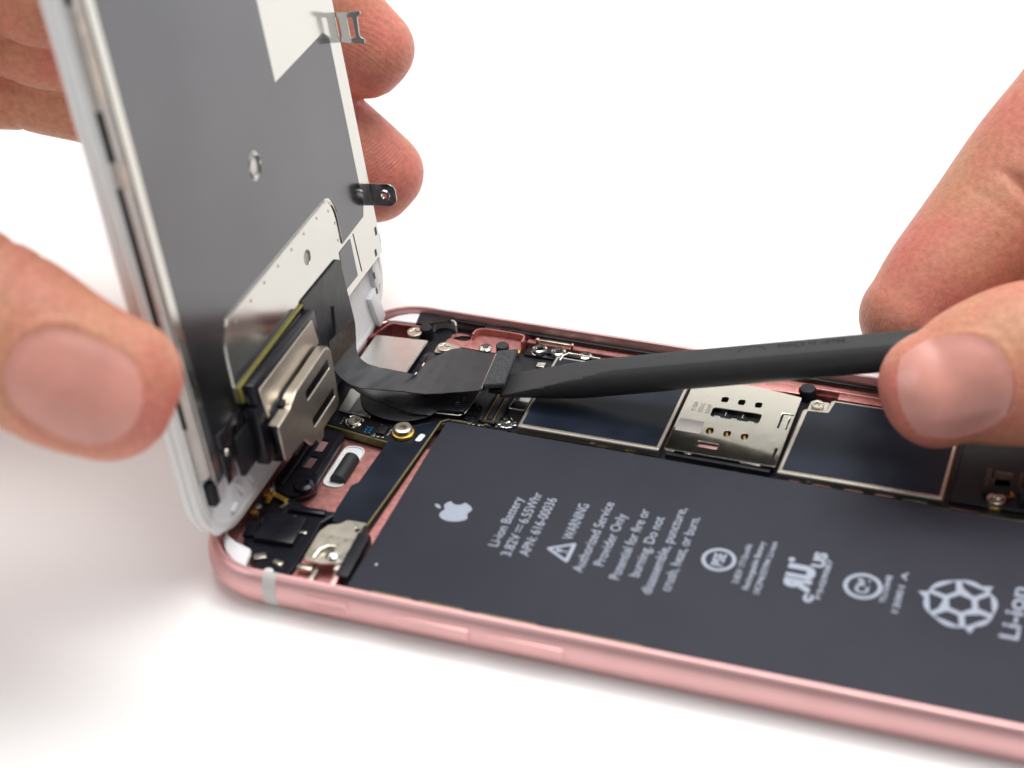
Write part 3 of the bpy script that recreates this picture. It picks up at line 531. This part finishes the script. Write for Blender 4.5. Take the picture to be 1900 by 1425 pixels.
# chassis side wall between bezel and shield plate
bm = bmesh.new()
box_into(bm, (2.5, 70, 1.5), (1.5, 115, 1.9), 0, 0.25)
from_bm('chassis_rail', bm, M['beige'], dp, 50)
boxes('rail_slot', [((1.78, 62.0, 1.55), (0.2, 6.6, 1.0)), ((1.78, 44.5, 1.5), (0.2, 21.5, 0.8)), ((1.78, 82, 1.5), (0.2, 7, 1.0)), ((1.78, 25, 1.4), (0.2, 9, 0.8))], M['black'], dp, 0.08)
boxes('rail_pad', [((2.1, 70.6, 2.35), (0.9, 8.5, 0.5)), ((2.2, 56.8, 2.3), (1.0, 3.0, 0.7)), ((2.1, 50, 2.2), (0.6, 0.5, 0.6)), ((2.1, 38, 2.2), (0.6, 0.5, 0.6)), ((2.1, 76, 2.3), (0.8, 3, 0.6))], M['bracket'], dp, 0.15)
box('chassis', (33.2, 70, 1.9), (59, 112, 1.3), M['beige'], dp, 0, 0.2)
sp = plate('shield_plate', [rounded([(3.2, 10.6), (12.6, 10.6), (14.0, 12.3), (63.4, 12.3), (63.5, 127), (3.2, 127)], 0.5), ell(31.6, 43.2, 1.5, 1.9, 24), ell(40.0, 24.4, 1.05, 1.1, 20)], 2.6, 2.8, M['plate'], dp, 0.06)
cut_arc = [(51.4, 20.5), (51.4, 24.5), (51.0, 26.9), (49.9, 28.6), (48.2, 29.25), (45.5, 29.3), (17.6, 29.3), (15.0, 28.9), (13.5, 27.4), (12.9, 24.5), (12.6, 19.6), (12.2, 13)]
plate('film', [[(5.0, 11.2), (5.0, 126), (41.5, 126), (41.9, 50.5), (58.5, 50.6), (60.1, 49.4), (60.1, 22.2), (59.3, 20.6)] + [tuple(v) for v in crom(cut_arc, 60)[:, :2]] + [(12.0, 11.2)], ell(31.6, 43.2, 1.7, 2.1, 24)], 2.803, 2.86, M['film'], dp, 0.02)
tube('plate_rim', [(a, b, 2.86) for a, b in crom([(51.0, 20.6), (51.0, 24.4), (50.6, 26.6), (49.6, 28.2), (48.0, 28.85), (45.5, 28.9), (17.8, 28.9), (15.3, 28.5), (13.9, 27.1), (13.3, 24.5), (13.1, 19.8)], 70)], 0.16, M['plate'], dp)
lathe('hole_ring', [(1.35, 0.0), (1.55, 0.12), (1.75, 0.06), (1.8, 0)], (31.6, 43.2, 2.85), M['plate'], dp)
box('hole_back', (31.6, 43.2, 2.55), (2.0, 3.4, 0.06), M['white'], dp)
boxes('dimple', [((u0, v0, 2.84), (0.42, 0.42, 0.03), 0.78) for u0, v0 in ((49.0, 27.0), (45.2, 27.9), (40.6, 27.9), (36.2, 27.8), (31.6, 27.8), (27.0, 27.8), (22.5, 27.6), (50.2, 24.4), (50.1, 21.6), (17.5, 27.4))], M['bracket'], dp, 0.01)
boxes('plate_hole', [((62.4, 16.4, 2.81), (0.7, 1.3, 0.03)), ((61.0, 13.4, 2.81), (0.7, 1.1, 0.03)), ((63.3, 14.6, 2.75), (0.3, 1.6, 0.1))], M['black'], dp, 0.01)
plate('tape_patch', [rounded([(49.5, 19.9), (53.7, 19.9), (53.7, 13.6), (48.8, 13.7)], 0.2)], 2.81, 2.87, M['film'], dp, 0.01)
tube('patch_groove', [(55.0, 20.0, 2.84), (55.3, 13.4, 2.84)], 0.07, M['bracket'], dp)
# clips standing off the far edge
def vh_plate(name, outs, u0, th, mat):
    o = plate(name, outs, -th / 2, th / 2, mat, dp, 0.04)
    # local x->h, y->v, z->u
    o.matrix_local = Matrix(((0, 0, 1, u0), (0, 1, 0, 0), (1, 0, 0, 0), (0, 0, 0, 1))); return o
vh_plate('edge_clip', [rounded([(1.4, 47.0), (2.0, 51.6), (4.6, 51.5), (6.7, 51.8), (6.7, 51.2), (6.1, 50.9), (5.9, 47.8), (6.6, 47.4), (6.5, 46.6), (4.6, 46.8)], 0.15), rect(2.2, 47.6, 3.1, 50.8, 0.15), rect(4.4, 47.6, 5.3, 50.8, 0.25)], 63.7, 0.22, M['chrome'])
vh_plate('screw_clip', [rounded([(1.0, 20.2), (1.2, 23.9), (5.9, 23.9), (6.8, 23.2), (6.7, 20.9), (5.8, 20.1)], 0.5), ell(4.9, 22.0, 0.45, n=16)], 63.7, 0.25, M['chrome'])
rg = lathe('clip_ring', [(0.45, 0.0), (0.5, 0.25), (0.8, 0.25), (0.95, 0)], (0, 0, 0), M['steel'], dp)
rg.matrix_local = Matrix(((0, 0, -1, 63.6), (0, 1, 0, 22.0), (1, 0, 0, 4.9), (0, 0, 0, 1)))
# earpiece block with brackets, near the hinge end
boxes('camera_holder', [((25.0, 15.6, 3.8), (20.5, 6.6, 1.9), -0.01), ((16.0, 11.2, 3.8), (4.2, 9.0, 2.0), 0), ((21.5, 9.5, 4.2), (9.5, 8.5, 2.4), 0), ((30.0, 10.0, 3.8), (8.0, 9.0, 1.6), 0)], M['blackgloss'], dp, 0.4)
boxes('flex_border', [((24.6, 19.25, 3.0), (21.8, 0.3, 0.4), 0.015), ((13.9, 17.9, 3.1), (0.4, 2.2, 0.5), 0.1)], M['yellow'], dp, 0.12)
plate('holder_plate', [rounded([(15.6, 17.9), (33.5, 18.1), (34.0, 14.0), (16.1, 12.8)], 0.3)], 4.75, 5.05, M['bracket'], dp, 0.1)
mbk = plate('speaker_bracket', [rounded([(14.7, 12.6), (18.8, 12.9), (19.8, 13.4), (21.4, 14.0), (32.1, 14.5), (33.4, 13.4), (32.6, 5.3), (31.6, 4.6), (26.4, 4.5), (26.2, 3.4), (24.4, 3.3), (24.2, 4.4), (22.2, 4.4), (20.6, 6.6), (14.6, 7.0)], 0.5),
   rounded([(23.8, 10.9), (32.0, 11.2), (32.0, 12.7), (23.8, 12.35)], 0.45, 5), rounded([(24.0, 6.3), (31.8, 6.6), (31.8, 8.0), (24.0, 7.7)], 0.4, 5)], 6.7, 7.0, M['bracket'], dp, 0.12)
bw_ = [(14.9, 12.75), (18.6, 12.95), (19.7, 13.45), (21.3, 14.0), (26.0, 14.2), (32.0, 14.4), (33.2, 13.6), (33.2, 12.0)]
ribbon('bracket_wall', [(a, b, 6.85) for a, b in bw_], [(a, b, 5.5) for a, b in bw_], M['bracket'], mbk, 0.2, 50, 4)
box('bracket_core', (25.5, 9.4, 5.7), (13.5, 8.6, 0.8), M['black'], mbk, 0.02, 0.2)
screw_g = lathe('frame_screw', [(0, 0.6), (0.35, 0.62), (0.42, 0.3), (0.9, 0.35), (1.15, 0.1), (1.2, -0.6)], (14.4, 9.2, 2.3), M['steelwarm'], dp)
boxes('frame_contact', [((16.6, 7.0, 2.0), (1.0, 0.8, 0.7), 0.3), ((17.6, 6.0, 2.0), (0.8, 0.7, 0.6), 0.1), ((15.4, 7.4, 1.8), (1.0, 1.0, 0.6), 0)], M['steelwarm'], dp, 0.2)
boxes('foam_strip', [((9.8, 15.4, 2.97), (7.4, 2.6, 0.22), 0), ((7.0, 11.6, 2.97), (2.6, 5.0, 0.22), 0)], M['film'], dp, 0.06)
box('black_wedge', (12.0, 10.8, 2.9), (4.6, 6.2, 0.8), M['black'], dp, 0, 0.2)
lathe('rivet', [(0, 0.3), (0.4, 0.25), (0.55, 0)], (7.2, 13.4, 3.0), M['steelwarm'], dp)
box('corner_pad', (3.0, 9.6, 1.9), (1.5, 3.4, 1.3), M['black'], dp, 0, 0.2)
# wide black sensor flex lying over the plate
plate('sensor_flex', [rounded([(35.0, 19.9), (48.6, 19.6), (48.9, 13.0), (49.2, 8.0), (47.5, 3.4), (36.0, 2.6), (34.6, 8)], 1.0)], 2.88, 3.2, M['ribbon'], dp, 0.08)
tube('flex_seam', [(43.3, 14.4, 3.3), (42.5, 11.5, 3.35), (40.8, 9.0, 3.4)], 0.22, M['rubber'], dp)

# ------------------------------------------------------------------ flex cables
fc = empty('flex_cable', (20, 43, 8)); tag(fc, 'wide black ribbon cable whose foam backed end is lifted by the spudger tip', 'cable', 'black ribbon cables')
def world_child(o, par):
    o.parent = par; o.matrix_parent_inverse = par.matrix_world.inverted(); return o
bpy.context.view_layer.update(); 
UPE = [(8.4, 46.3, 15.7), (8.6, 46.2, 12.4), (9.2, 45.05, 11.4), (10.2, 43.96, 10.7), (11.8, 43.2, 10.4), (13.2, 43.45, 10.0), (14.6, 44.1, 9.4), (16.4, 44.8, 8.7), (18.0, 45.6, 8.0), (18.0, 48.0, 7.2), (18.4, 51.6, 6.7), (19.8, 54.1, 6.6), (21.0, 55.2, 6.8), (23.0, 55.1, 7.1), (25.2, 54.4, 7.35), (27.9, 54.0, 7.85)]
LOE = [(8.5, 37.96, 17.3), (8.5, 37.78, 15.0), (9.0, 37.5, 13.0), (9.8, 37.6, 11.55), (11.0, 37.6, 10.7), (12.4, 38.1, 9.8), (14.2, 38.8, 9.3), (15.4, 39.3, 9.1), (16.8, 39.9, 8.9), (18.4, 40.6, 8.5), (20.1, 41.3, 8.0), (21.6, 42.0, 7.7), (23.2, 42.8, 7.5), (25.0, 43.6, 7.4), (27.0, 44.4, 7.45), (29.1, 44.9, 7.85)]
rb = ribbon('ribbon', UPE, LOE, M['ribbon'], None, 0.16, 90, 14, 0.0, 3, 0.07); world_child(rb, fc)
st = ribbon('stiffener', [(8.75, 46.2, 15.9), (8.9, 46.1, 14.0), (9.05, 45.9, 12.6)], [(8.8, 37.7, 17.5), (8.75, 37.6, 15.2), (9.1, 37.5, 13.4)], M['brown'], None, 0.12, 10, 6, 0, 5, 0.0); world_child(st, fc)
bm = bmesh.new()
q4 = [Vector((28.2, 53.9, 0)), Vector((31.0, 55.2, 0)), Vector((31.9, 46.2, 0)), Vector((29.0, 45.0, 0))]
t_ = [bm.verts.new((p_.x, p_.y, 8.75)) for p_ in q4]; b_ = [bm.verts.new((p_.x, p_.y, 7.95)) for p_ in q4]
bm.faces.new(t_); bm.faces.new(b_[::-1])
for k in range(4): bm.faces.new((t_[k], t_[(k + 1) % 4], b_[(k + 1) % 4], b_[k]))
bmesh.ops.bevel(bm, geom=list(bm.edges), offset=0.12, segments=2, affect='EDGES')
fp = from_bm('foam_pad', bm, M['foam'], None, 40); world_child(fp, fc)
cs_ = tube('connector_edge', [(28.0, 53.9, 8.05), (28.85, 44.9, 8.05)], 0.14, M['steelwarm'], None); world_child(cs_, fc)
ch = box('connector_head', (30.2, 49.6, 7.2), (2.0, 7.6, 0.7), M['black'], None, 0.1, 0.1); world_child(ch, fc)

fc2 = empty('flex_cable', (17, 41, 5)); tag(fc2, 'lower black ribbon cable plugged into the board beneath the lifted cable', 'cable', 'black ribbon cables')
bpy.context.view_layer.update()
r2 = ribbon('ribbon', [(8.0, 45.5, 9.0), (10.6, 45.4, 7.4), (13.5, 45.6, 6.4), (17, 46, 5.8), (21.5, 47.2, 5.2), (25.8, 48.4, 4.7)], [(7.9, 42.4, 7.4), (10.4, 41.6, 6.4), (13.0, 41.0, 5.8), (16.8, 40.7, 5.2), (19.6, 40.6, 4.9), (22.0, 41.2, 4.6)], M['ribbon'], None, 0.18, 50, 10, 0.1, 9, 0.05); world_child(r2, fc2)
h2 = plate('connector_head', [rounded([(22.0, 42.4), (26.6, 43.0), (27.0, 49.6), (22.5, 49.2)], 0.3)], 4.2, 4.9, M['black'], None, 0.15); world_child(h2, fc2)
e2 = tube('connector_edge', [(22.4, 42.4, 4.2), (25.9, 42.7, 4.2), (26.6, 43.3, 4.3), (27.0, 49.2, 4.4)], 0.1, M['steelwarm'], None); world_child(e2, fc2)
for a_, b_ in (((25.2, 44.4, 5.0), (0.7, 0.5, 0.3)), ((25.6, 45.6, 5.0), (0.3, 0.6, 0.25))): world_child(box('component', a_, b_, M['solder'], None, 0.2, 0.08), fc2)
fc3 = empty('flex_cable', (15, 41, 4)); tag(fc3, 'flat rounded black ribbon cable, lowest of the three, resting on the circuit board', 'cable', 'black ribbon cables')
bpy.context.view_layer.update()
r3 = plate('ribbon', [rounded([(9.0, 46.5), (9.9, 43.2), (10.9, 41.4), (12.4, 39.9), (15.6, 38.8), (19.2, 39.2), (22.2, 41.6), (23, 46), (16, 47.5)], 1.6, 8)], 4.1, 4.28, M['ribbon'], None, 0.05); world_child(r3, fc3)

# ------------------------------------------------------------------ spudger
TIP = Vector((30.9, 48.7, 6.25)); HND = Vector((85.06, 55.4, 18.0))
ax = (HND - TIP).normalized(); sd = Vector((0, 0, 1)).cross(ax).normalized(); upv = ax.cross(sd)
spw = Matrix(((ax.x, sd.x, upv.x, TIP.x), (ax.y, sd.y, upv.y, TIP.y), (ax.z, sd.z, upv.z, TIP.z), (0, 0, 0, 1)))
spd = empty('spudger', mw=spw); tag(spd, 'black nylon spudger prying up a ribbon cable, its far end pinched by the right hand', 'tool')
bm = bmesh.new(); rings = []; NS = 40
for s_ in [0, 0.5, 1, 2, 3.5, 5, 7, 9, 11, 13, 15, 17, 19, 21, 24, 28, 34, 42, 52, 64, 78, 92, 105, 115, 118]:
    r = 2.75; wd = 1.0
    lo = -r if s_ > 14 else -0.35 - (r - 0.35) * math.sin(min(1, s_ / 14) * math.pi / 2) ** 0.9
    cut = 0.25 + s_ * 0.118 if s_ < 30 else 9
    if s_ >= 115: r *= 0.96 if s_ == 115 else 0.8
    ring = []
    for k in range(NS):
        a = 2 * math.pi * k / NS; c_, n__ = math.cos(a), math.sin(a)
        e = 2.05
        y = r * wd * math.copysign(abs(c_) ** (2 / e), c_); z = r * math.copysign(abs(n__) ** (2 / e), n__)
        off = 0.0
        if z > 0: z = min(z, cut, r * 0.83)
        else: z = z / r * abs(lo)
        ring.append(bm.verts.new((s_, y, z)))
    rings.append(ring)
for a, b in zip(rings, rings[1:]):
    for k in range(NS): bm.faces.new((a[k], a[(k + 1) % NS], b[(k + 1) % NS], b[k]))
bm.faces.new(rings[0][::-1]); bm.faces.new(rings[-1])
sb = from_bm('shaft', bm, M['nylon'], spd, 22)
me = text_mesh('Made in China', 9.6, 1.45, bold=0.03)
me.transform(Matrix.Translation((41.2, 0.95, 2.295)) @ Matrix.Translation((9.6, 0, 0)) @ Matrix.Rotation(math.pi, 4, 'Z'))
link('debossed_text', me, M['deboss'], spd)
plate('debossed_arc', [[(37.6 + 2.2 * math.cos(t) , -0.5 + 1.75 * math.sin(t)) for t in np.linspace(0.25, 2.9, 24)] + [(37.6 + 1.95 * math.cos(t), -0.5 + 1.5 * math.sin(t)) for t in np.linspace(2.9, 0.25, 24)]], 2.275, 2.297, M['deboss'], spd, 0.001)

# ------------------------------------------------------------------ hands
def limb(bm, pts, flat=None, ff=1.0, n=26, seg=60, cap=True):
    P = crom(pts, seg); C = P[:, :3]; R = P[:, 3]; rings = []
    def ring(c, t, r):
        t = Vector(t).normalized(); a = t.cross(UP).normalized(); b = t.cross(a)
        out = []
        for k in range(n):
            d = (a * math.cos(2 * math.pi * k / n) + b * math.sin(2 * math.pi * k / n)) * r
            if flat is not None: d = d - flat * d.dot(flat) * (1 - ff)
            out.append(bm.verts.new(Vector(c) + d))
        return out
    for i in range(seg):
        t = C[min(i + 1, seg - 1)] - C[max(i - 1, 0)]; rings.append(ring(C[i], t, R[i]))
    t = Vector(C[-1] - C[-2]).normalized()
    if cap:
        for k in range(1, 9):
            f = k / 8.5; rings.append(ring(Vector(C[-1]) + t * R[-1] * f, t, R[-1] * (1 - f ** 2.35) ** (1 / 2.1)))
    for a, b in zip(rings, rings[1:]):
        for k in range(n): bm.faces.new((a[k], a[(k + 1) % n], b[(k + 1) % n], b[k]))
    bm.faces.new(rings[0][::-1]); bm.faces.new(rings[-1])
    return P
def make_hand(name, limbs, creases, nails, pads, blotch, mat, voxel=0.62):
    bm = bmesh.new(); paths = {}
    for k, (pts, flat, ff) in limbs.items(): paths[k] = limb(bm, pts, flat, ff)
    bmesh.ops.recalc_face_normals(bm, faces=bm.faces)
    me = bpy.data.meshes.new('h'); bm.to_mesh(me); bm.free()
    o = bpy.data.objects.new('h', me); COL.objects.link(o)
    r = o.modifiers.new('r', 'REMESH'); r.mode = 'VOXEL'; r.voxel_size = voxel
    s = o.modifiers.new('s', 'SMOOTH'); s.iterations = 4; s.factor = 0.5
    dg = bpy.context.evaluated_depsgraph_get(); m2 = bpy.data.meshes.new_from_object(o.evaluated_get(dg))
    bpy.data.objects.remove(o)
    nv = len(m2.vertices); co = np.empty(nv * 3); m2.vertices.foreach_get('co', co); co = co.reshape(-1, 3)
    no = np.empty(nv * 3); m2.vertices.foreach_get('normal', no); no = no.reshape(-1, 3)
    off = np.zeros(nv)
    for k, t, depth, wid, *loc in creases:
        P = paths[k]; i = int(t * (len(P) - 2)); c = P[i, :3]; tn = P[i + 1, :3] - P[i, :3]; tn /= np.linalg.norm(tn)
        d = co - c; al = d @ tn; rad = np.linalg.norm(d - al[:, None] * tn, axis=1)
        wob = 0.35 * np.sin(rad * 0 + d @ np.array(UP) * 0.9 + t * 40) * wid
        g_ = np.exp(-(np.linalg.norm(co - np.array(loc[0]), axis=1) / loc[1]) ** 4) if loc else 1.0
        off -= depth * np.exp(-((al + wob) / wid) ** 2) * (rad < P[i, 3] * 1.35) * g_
    fw = np.array(FWD)
    for c, t, s_, La, Lb in nails:
        c, t, s_ = map(lambda q: np.array(q, float), (c, t, s_)); d = co - c
        a = d @ t / La; b = d @ s_ / Lb; facing = np.clip(-(no @ fw) * 2, 0, 1) * (np.abs(d @ fw) < 14)
        e = (np.abs(a) ** 2.8 + np.abs(b) ** 2.6) ** (1 / 2.7)
        prox = np.clip(0.75 - a * 0.9, 0, 1)
        off += facing * (-0.22 / (1 + np.exp((e - 1) * 22)) + 0.27 * prox * np.exp(-((e - 1.11) / 0.07) ** 2))
    rng = np.random.default_rng(2)
    for _ in range(26):
        kx = rng.normal(size=3) * 0.16; off += 0.055 * np.sin(co @ kx + rng.uniform(0, 6.28))
    co = co + no * off[:, None]
    m2.vertices.foreach_set('co', co.ravel()); m2.update()
    for an, cs2 in (('pad', pads), ('flush', blotch)):
        at = m2.attributes.new(an, 'FLOAT', 'POINT'); val = np.zeros(nv)
        for c, rd in cs2: val = np.maximum(val, np.exp(-(np.linalg.norm(co - np.array(c), axis=1) / rd) ** 2))
        at.data.foreach_set('value', val)
    m2.name = name
    h = link(name, m2, mat, None, True)
    bvh = BVHTree.FromPolygons([Vector(v) for v in co], [tuple(p.vertices) for p in m2.polygons])
    for c, t, s_, La, Lb in nails:
        bm = bmesh.new(); G = 22; g = []
        c, t, s_ = Vector(c), Vector(t), Vector(s_)
        for i in range(G + 1):
            row = []
            for j in range(G + 1):
                x, y = 2 * i / G - 1, 2 * j / G - 1
                a = x * (1 - 0.40 * y * y) ** 0.5; b = y * (1 - 0.40 * x * x) ** 0.5
                a *= 1.08; b *= 1.08
                p0 = c + t * (a * La) + s_ * (b * Lb) - FWD * 40
                hit = bvh.ray_cast(p0, FWD)[0]
                if hit is None: hit = c + t * (a * La) + s_ * (b * Lb)
                e = (abs(a) ** 2.8 + abs(b) ** 2.6) ** (1 / 2.7)
                lift = 0.26 * max(0, 1 - max(0, e - 0.75) / 0.30) - 0.08
                row.append(bm.verts.new(hit - FWD * (lift + 0.10 * (1 - y * y))))
            g.append(row)
        for i in range(G):
            for j in range(G): bm.faces.new((g[i][j], g[i + 1][j], g[i + 1][j + 1], g[i][j + 1]))
        bmesh.ops.recalc_face_normals(bm, faces=bm.faces); bmesh.ops.solidify(bm, geom=list(bm.faces), thickness=0.25)
        nl = from_bm('fingernail', bm, NAIL, h, 60)
    return h
FW = FWD.copy()
LH = dict(
 index=([(-110, 12, 56, 12), (-85.3, 20.9, 61.6, 10.4), (-61.6, 38.3, 63.5, 9.2), (-41.0, 46.5, 64.2, 7.7), (-34.0, 48.8, 61.6, 7.5), (-21.9, 58.7, 59.8, 7.8), (-10.8, 70.2, 55.4, 7.7), (-4.8, 76.6, 48.8, 7.7), (0.3, 77.8, 43.4, 7.5)], None, 1),
 middle=([(-115, 15, 48, 12), (-93.6, 27.2, 53.3, 10.6), (-68.1, 44.8, 56.5, 9.1), (-46.4, 53.1, 54.5, 8.3), (-39.1, 55.0, 51.7, 8.1), (-26.3, 63.0, 47.0, 7.9), (-13.8, 71.9, 38.7, 7.7), (-5.1, 74.5, 29.1, 7.5), (1.2, 74.7, 23.3, 7.3)], None, 1),
 ring=([(-118, 16, 42, 12), (-99.3, 28.3, 42, 9.8), (-73.6, 47.5, 43.9, 8.7), (-51.8, 58.2, 41.8, 8.1), (-43.9, 60.1, 40.5, 8.0), (-28.6, 63.9, 35.8, 7.8), (-20.0, 66.5, 28.0, 7.4), (-15.5, 66.7, 22.4, 6.9)], None, 1),
 pinky=([(-118, 12, 36, 10), (-99.5, 23.0, 30, 8.6), (-84.2, 36.5, 31.6, 7.6), (-70.3, 44.7, 33.9, 7.0), (-66.9, 54.6, 36.7, 6.5), (-70.5, 61.8, 38.5, 6.0)], None, 1),
 thumb=([(-125, 2, 52, 18), (-79.4, -1.4, 52.0, 14), (-50.5, -5.3, 53.1, 13.2), (-25.4, -8.2, 50.4, 11.9), (-11.1, -8.7, 46.0, 10.7), (-4.5, -7.9, 42.4, 10.0), (-0.7, -7.0, 40.3, 9.5), (1.0, -6.5, 39.4, 9.2)], FW, 0.80),
 palm=([(-215, -25, 52, 24), (-180, -12, 52, 23), (-142, 3, 50, 23), (-118.6, 11, 50, 20), (-100, 18, 48, 15)], None, 1),
)
ta = (Vector((4.0, -5.6, 38.0)) - Vector((-11.1, -8.7, 46.0))); ta = (ta - FW * ta.dot(FW)).normalized(); tsd = FW.cross(ta).normalized()
def P3(px, py, d):
    return CAMP + d * (FWD + RIGHT * ((px - 950) / 3702.87) - UP * ((py - 712.5) / 3702.87))
lh = make_hand('hand', LH, [('index', 0.63, 0.35, 0.5), ('index', 0.60, 0.22, 0.4), ('middle', 0.42, 0.22, 0.35), ('middle', 0.445, 0.28, 0.4), ('middle', 0.47, 0.22, 0.35), ('ring', 0.50, 0.22, 0.4), ('ring', 0.53, 0.2, 0.35), ('index', 0.45, 0.2, 0.4), ('middle', 0.80, 0.25, 0.5), ('thumb', 0.55, 0.35, 0.7), ('thumb', 0.60, 0.2, 0.5)],
   [(Vector((-1.6, -7.2, 41.4)) - UP * 1.7 + ta * 0.5, ta, tsd, 7.3, 6.3)],
   [((0.3, 77.8, 43.4), 8.5), ((1.2, 74.7, 23.3), 8.5)], [((0.3, 77.8, 42), 8), ((2.2, 74.7, 22.3), 8), ((6, -5, 37), 6), ((-16, -9, 40), 9)], SK1)
tag(lh, 'left hand gripping the upright display with thumb in front and fingers behind', 'hand')
RH = dict(
 index=([tuple(Vector(p_[:3]) + (RIGHT * 0.82 - UP * 0.57) * d_) + (p_[3] + d_,) for p_, d_ in (((87.3, 69.9, 15.0, 7.9), 0.2), ((90.3, 75.0, 19.6, 8.6), 0.9), ((95.8, 83.8, 26.5, 9.1), 1.9), ((102.8, 93.5, 35.6, 9.8), 2.3), ((113.6, 106.8, 47.3, 10.8), 2.0), ((130.7, 115.6, 53.5, 13), 1.0))][::-1], None, 1),
 thumb=([(94.0, 47.1, 19.6, 8.4), (97.6, 49.3, 20.4, 9.8), (103.6, 52.1, 21.1, 11.2), (111.6, 55.6, 21.6, 12.2), (127.2, 66.7, 23.0, 13.2), (143.4, 86.4, 27, 16)][::-1], FW, 0.82),
 middle=([(116, 91, 15.5, 7.8), (118, 96, 20.0, 8.4), (120.5, 104, 30, 9.2), (128, 114.3, 41, 10.4), (138, 119.4, 46, 12)][::-1], None, 1),
 ring=([(127, 98, 14.0, 7.4), (128, 104, 19, 8.0), (130, 112.7, 28, 8.8), (136, 119, 37, 10), (144, 120, 41, 12)][::-1], None, 1),
 pinky=([(137, 100, 12.0, 6.6), (138, 106, 17, 7.2), (141, 113, 25, 7.8), (146, 118, 31, 9), (152, 118, 36, 11)][::-1], None, 1),
 palm=([(132, 112, 48, 15), (148, 110, 42, 19), (165, 107, 38, 21), (195, 100, 36, 21), (230, 92, 38, 22)][::-1], None, 1),
 heel=([(140, 92, 28, 16), (158, 100, 32, 19), (180, 101, 34, 20), (230, 88, 38, 20)][::-1], None, 1),
)
tb2 = (Vector((94.6, 47.5, 19.8)) - Vector((103.6, 52.1, 21.1))); tb2 = (tb2 - FW * tb2.dot(FW)).normalized(); tsb = FW.cross(tb2).normalized()
rh = make_hand('hand', RH, [('index', 0.59, 1.3, 0.8, P3(1893, 405, 279), 6.5), ('index', 0.55, 0.25, 0.5, P3(1880, 420, 279), 6), ('index', 0.66, 0.15, 0.5, P3(1850, 380, 279), 6), ('thumb', 0.55, 0.3, 0.7)],
   [(Vector((94.0, 47.1, 19.75)) + RIGHT * 0.7, tb2, tsb, 6.5, 6.1)], [((87.3, 69.9, 15.0), 9)], [((90, 72, 17), 11), ((98, 84, 27), 7), ((92, 47, 17), 7)], SK1)
tag(rh, 'right hand pinching the black spudger between index finger and thumb', 'hand')
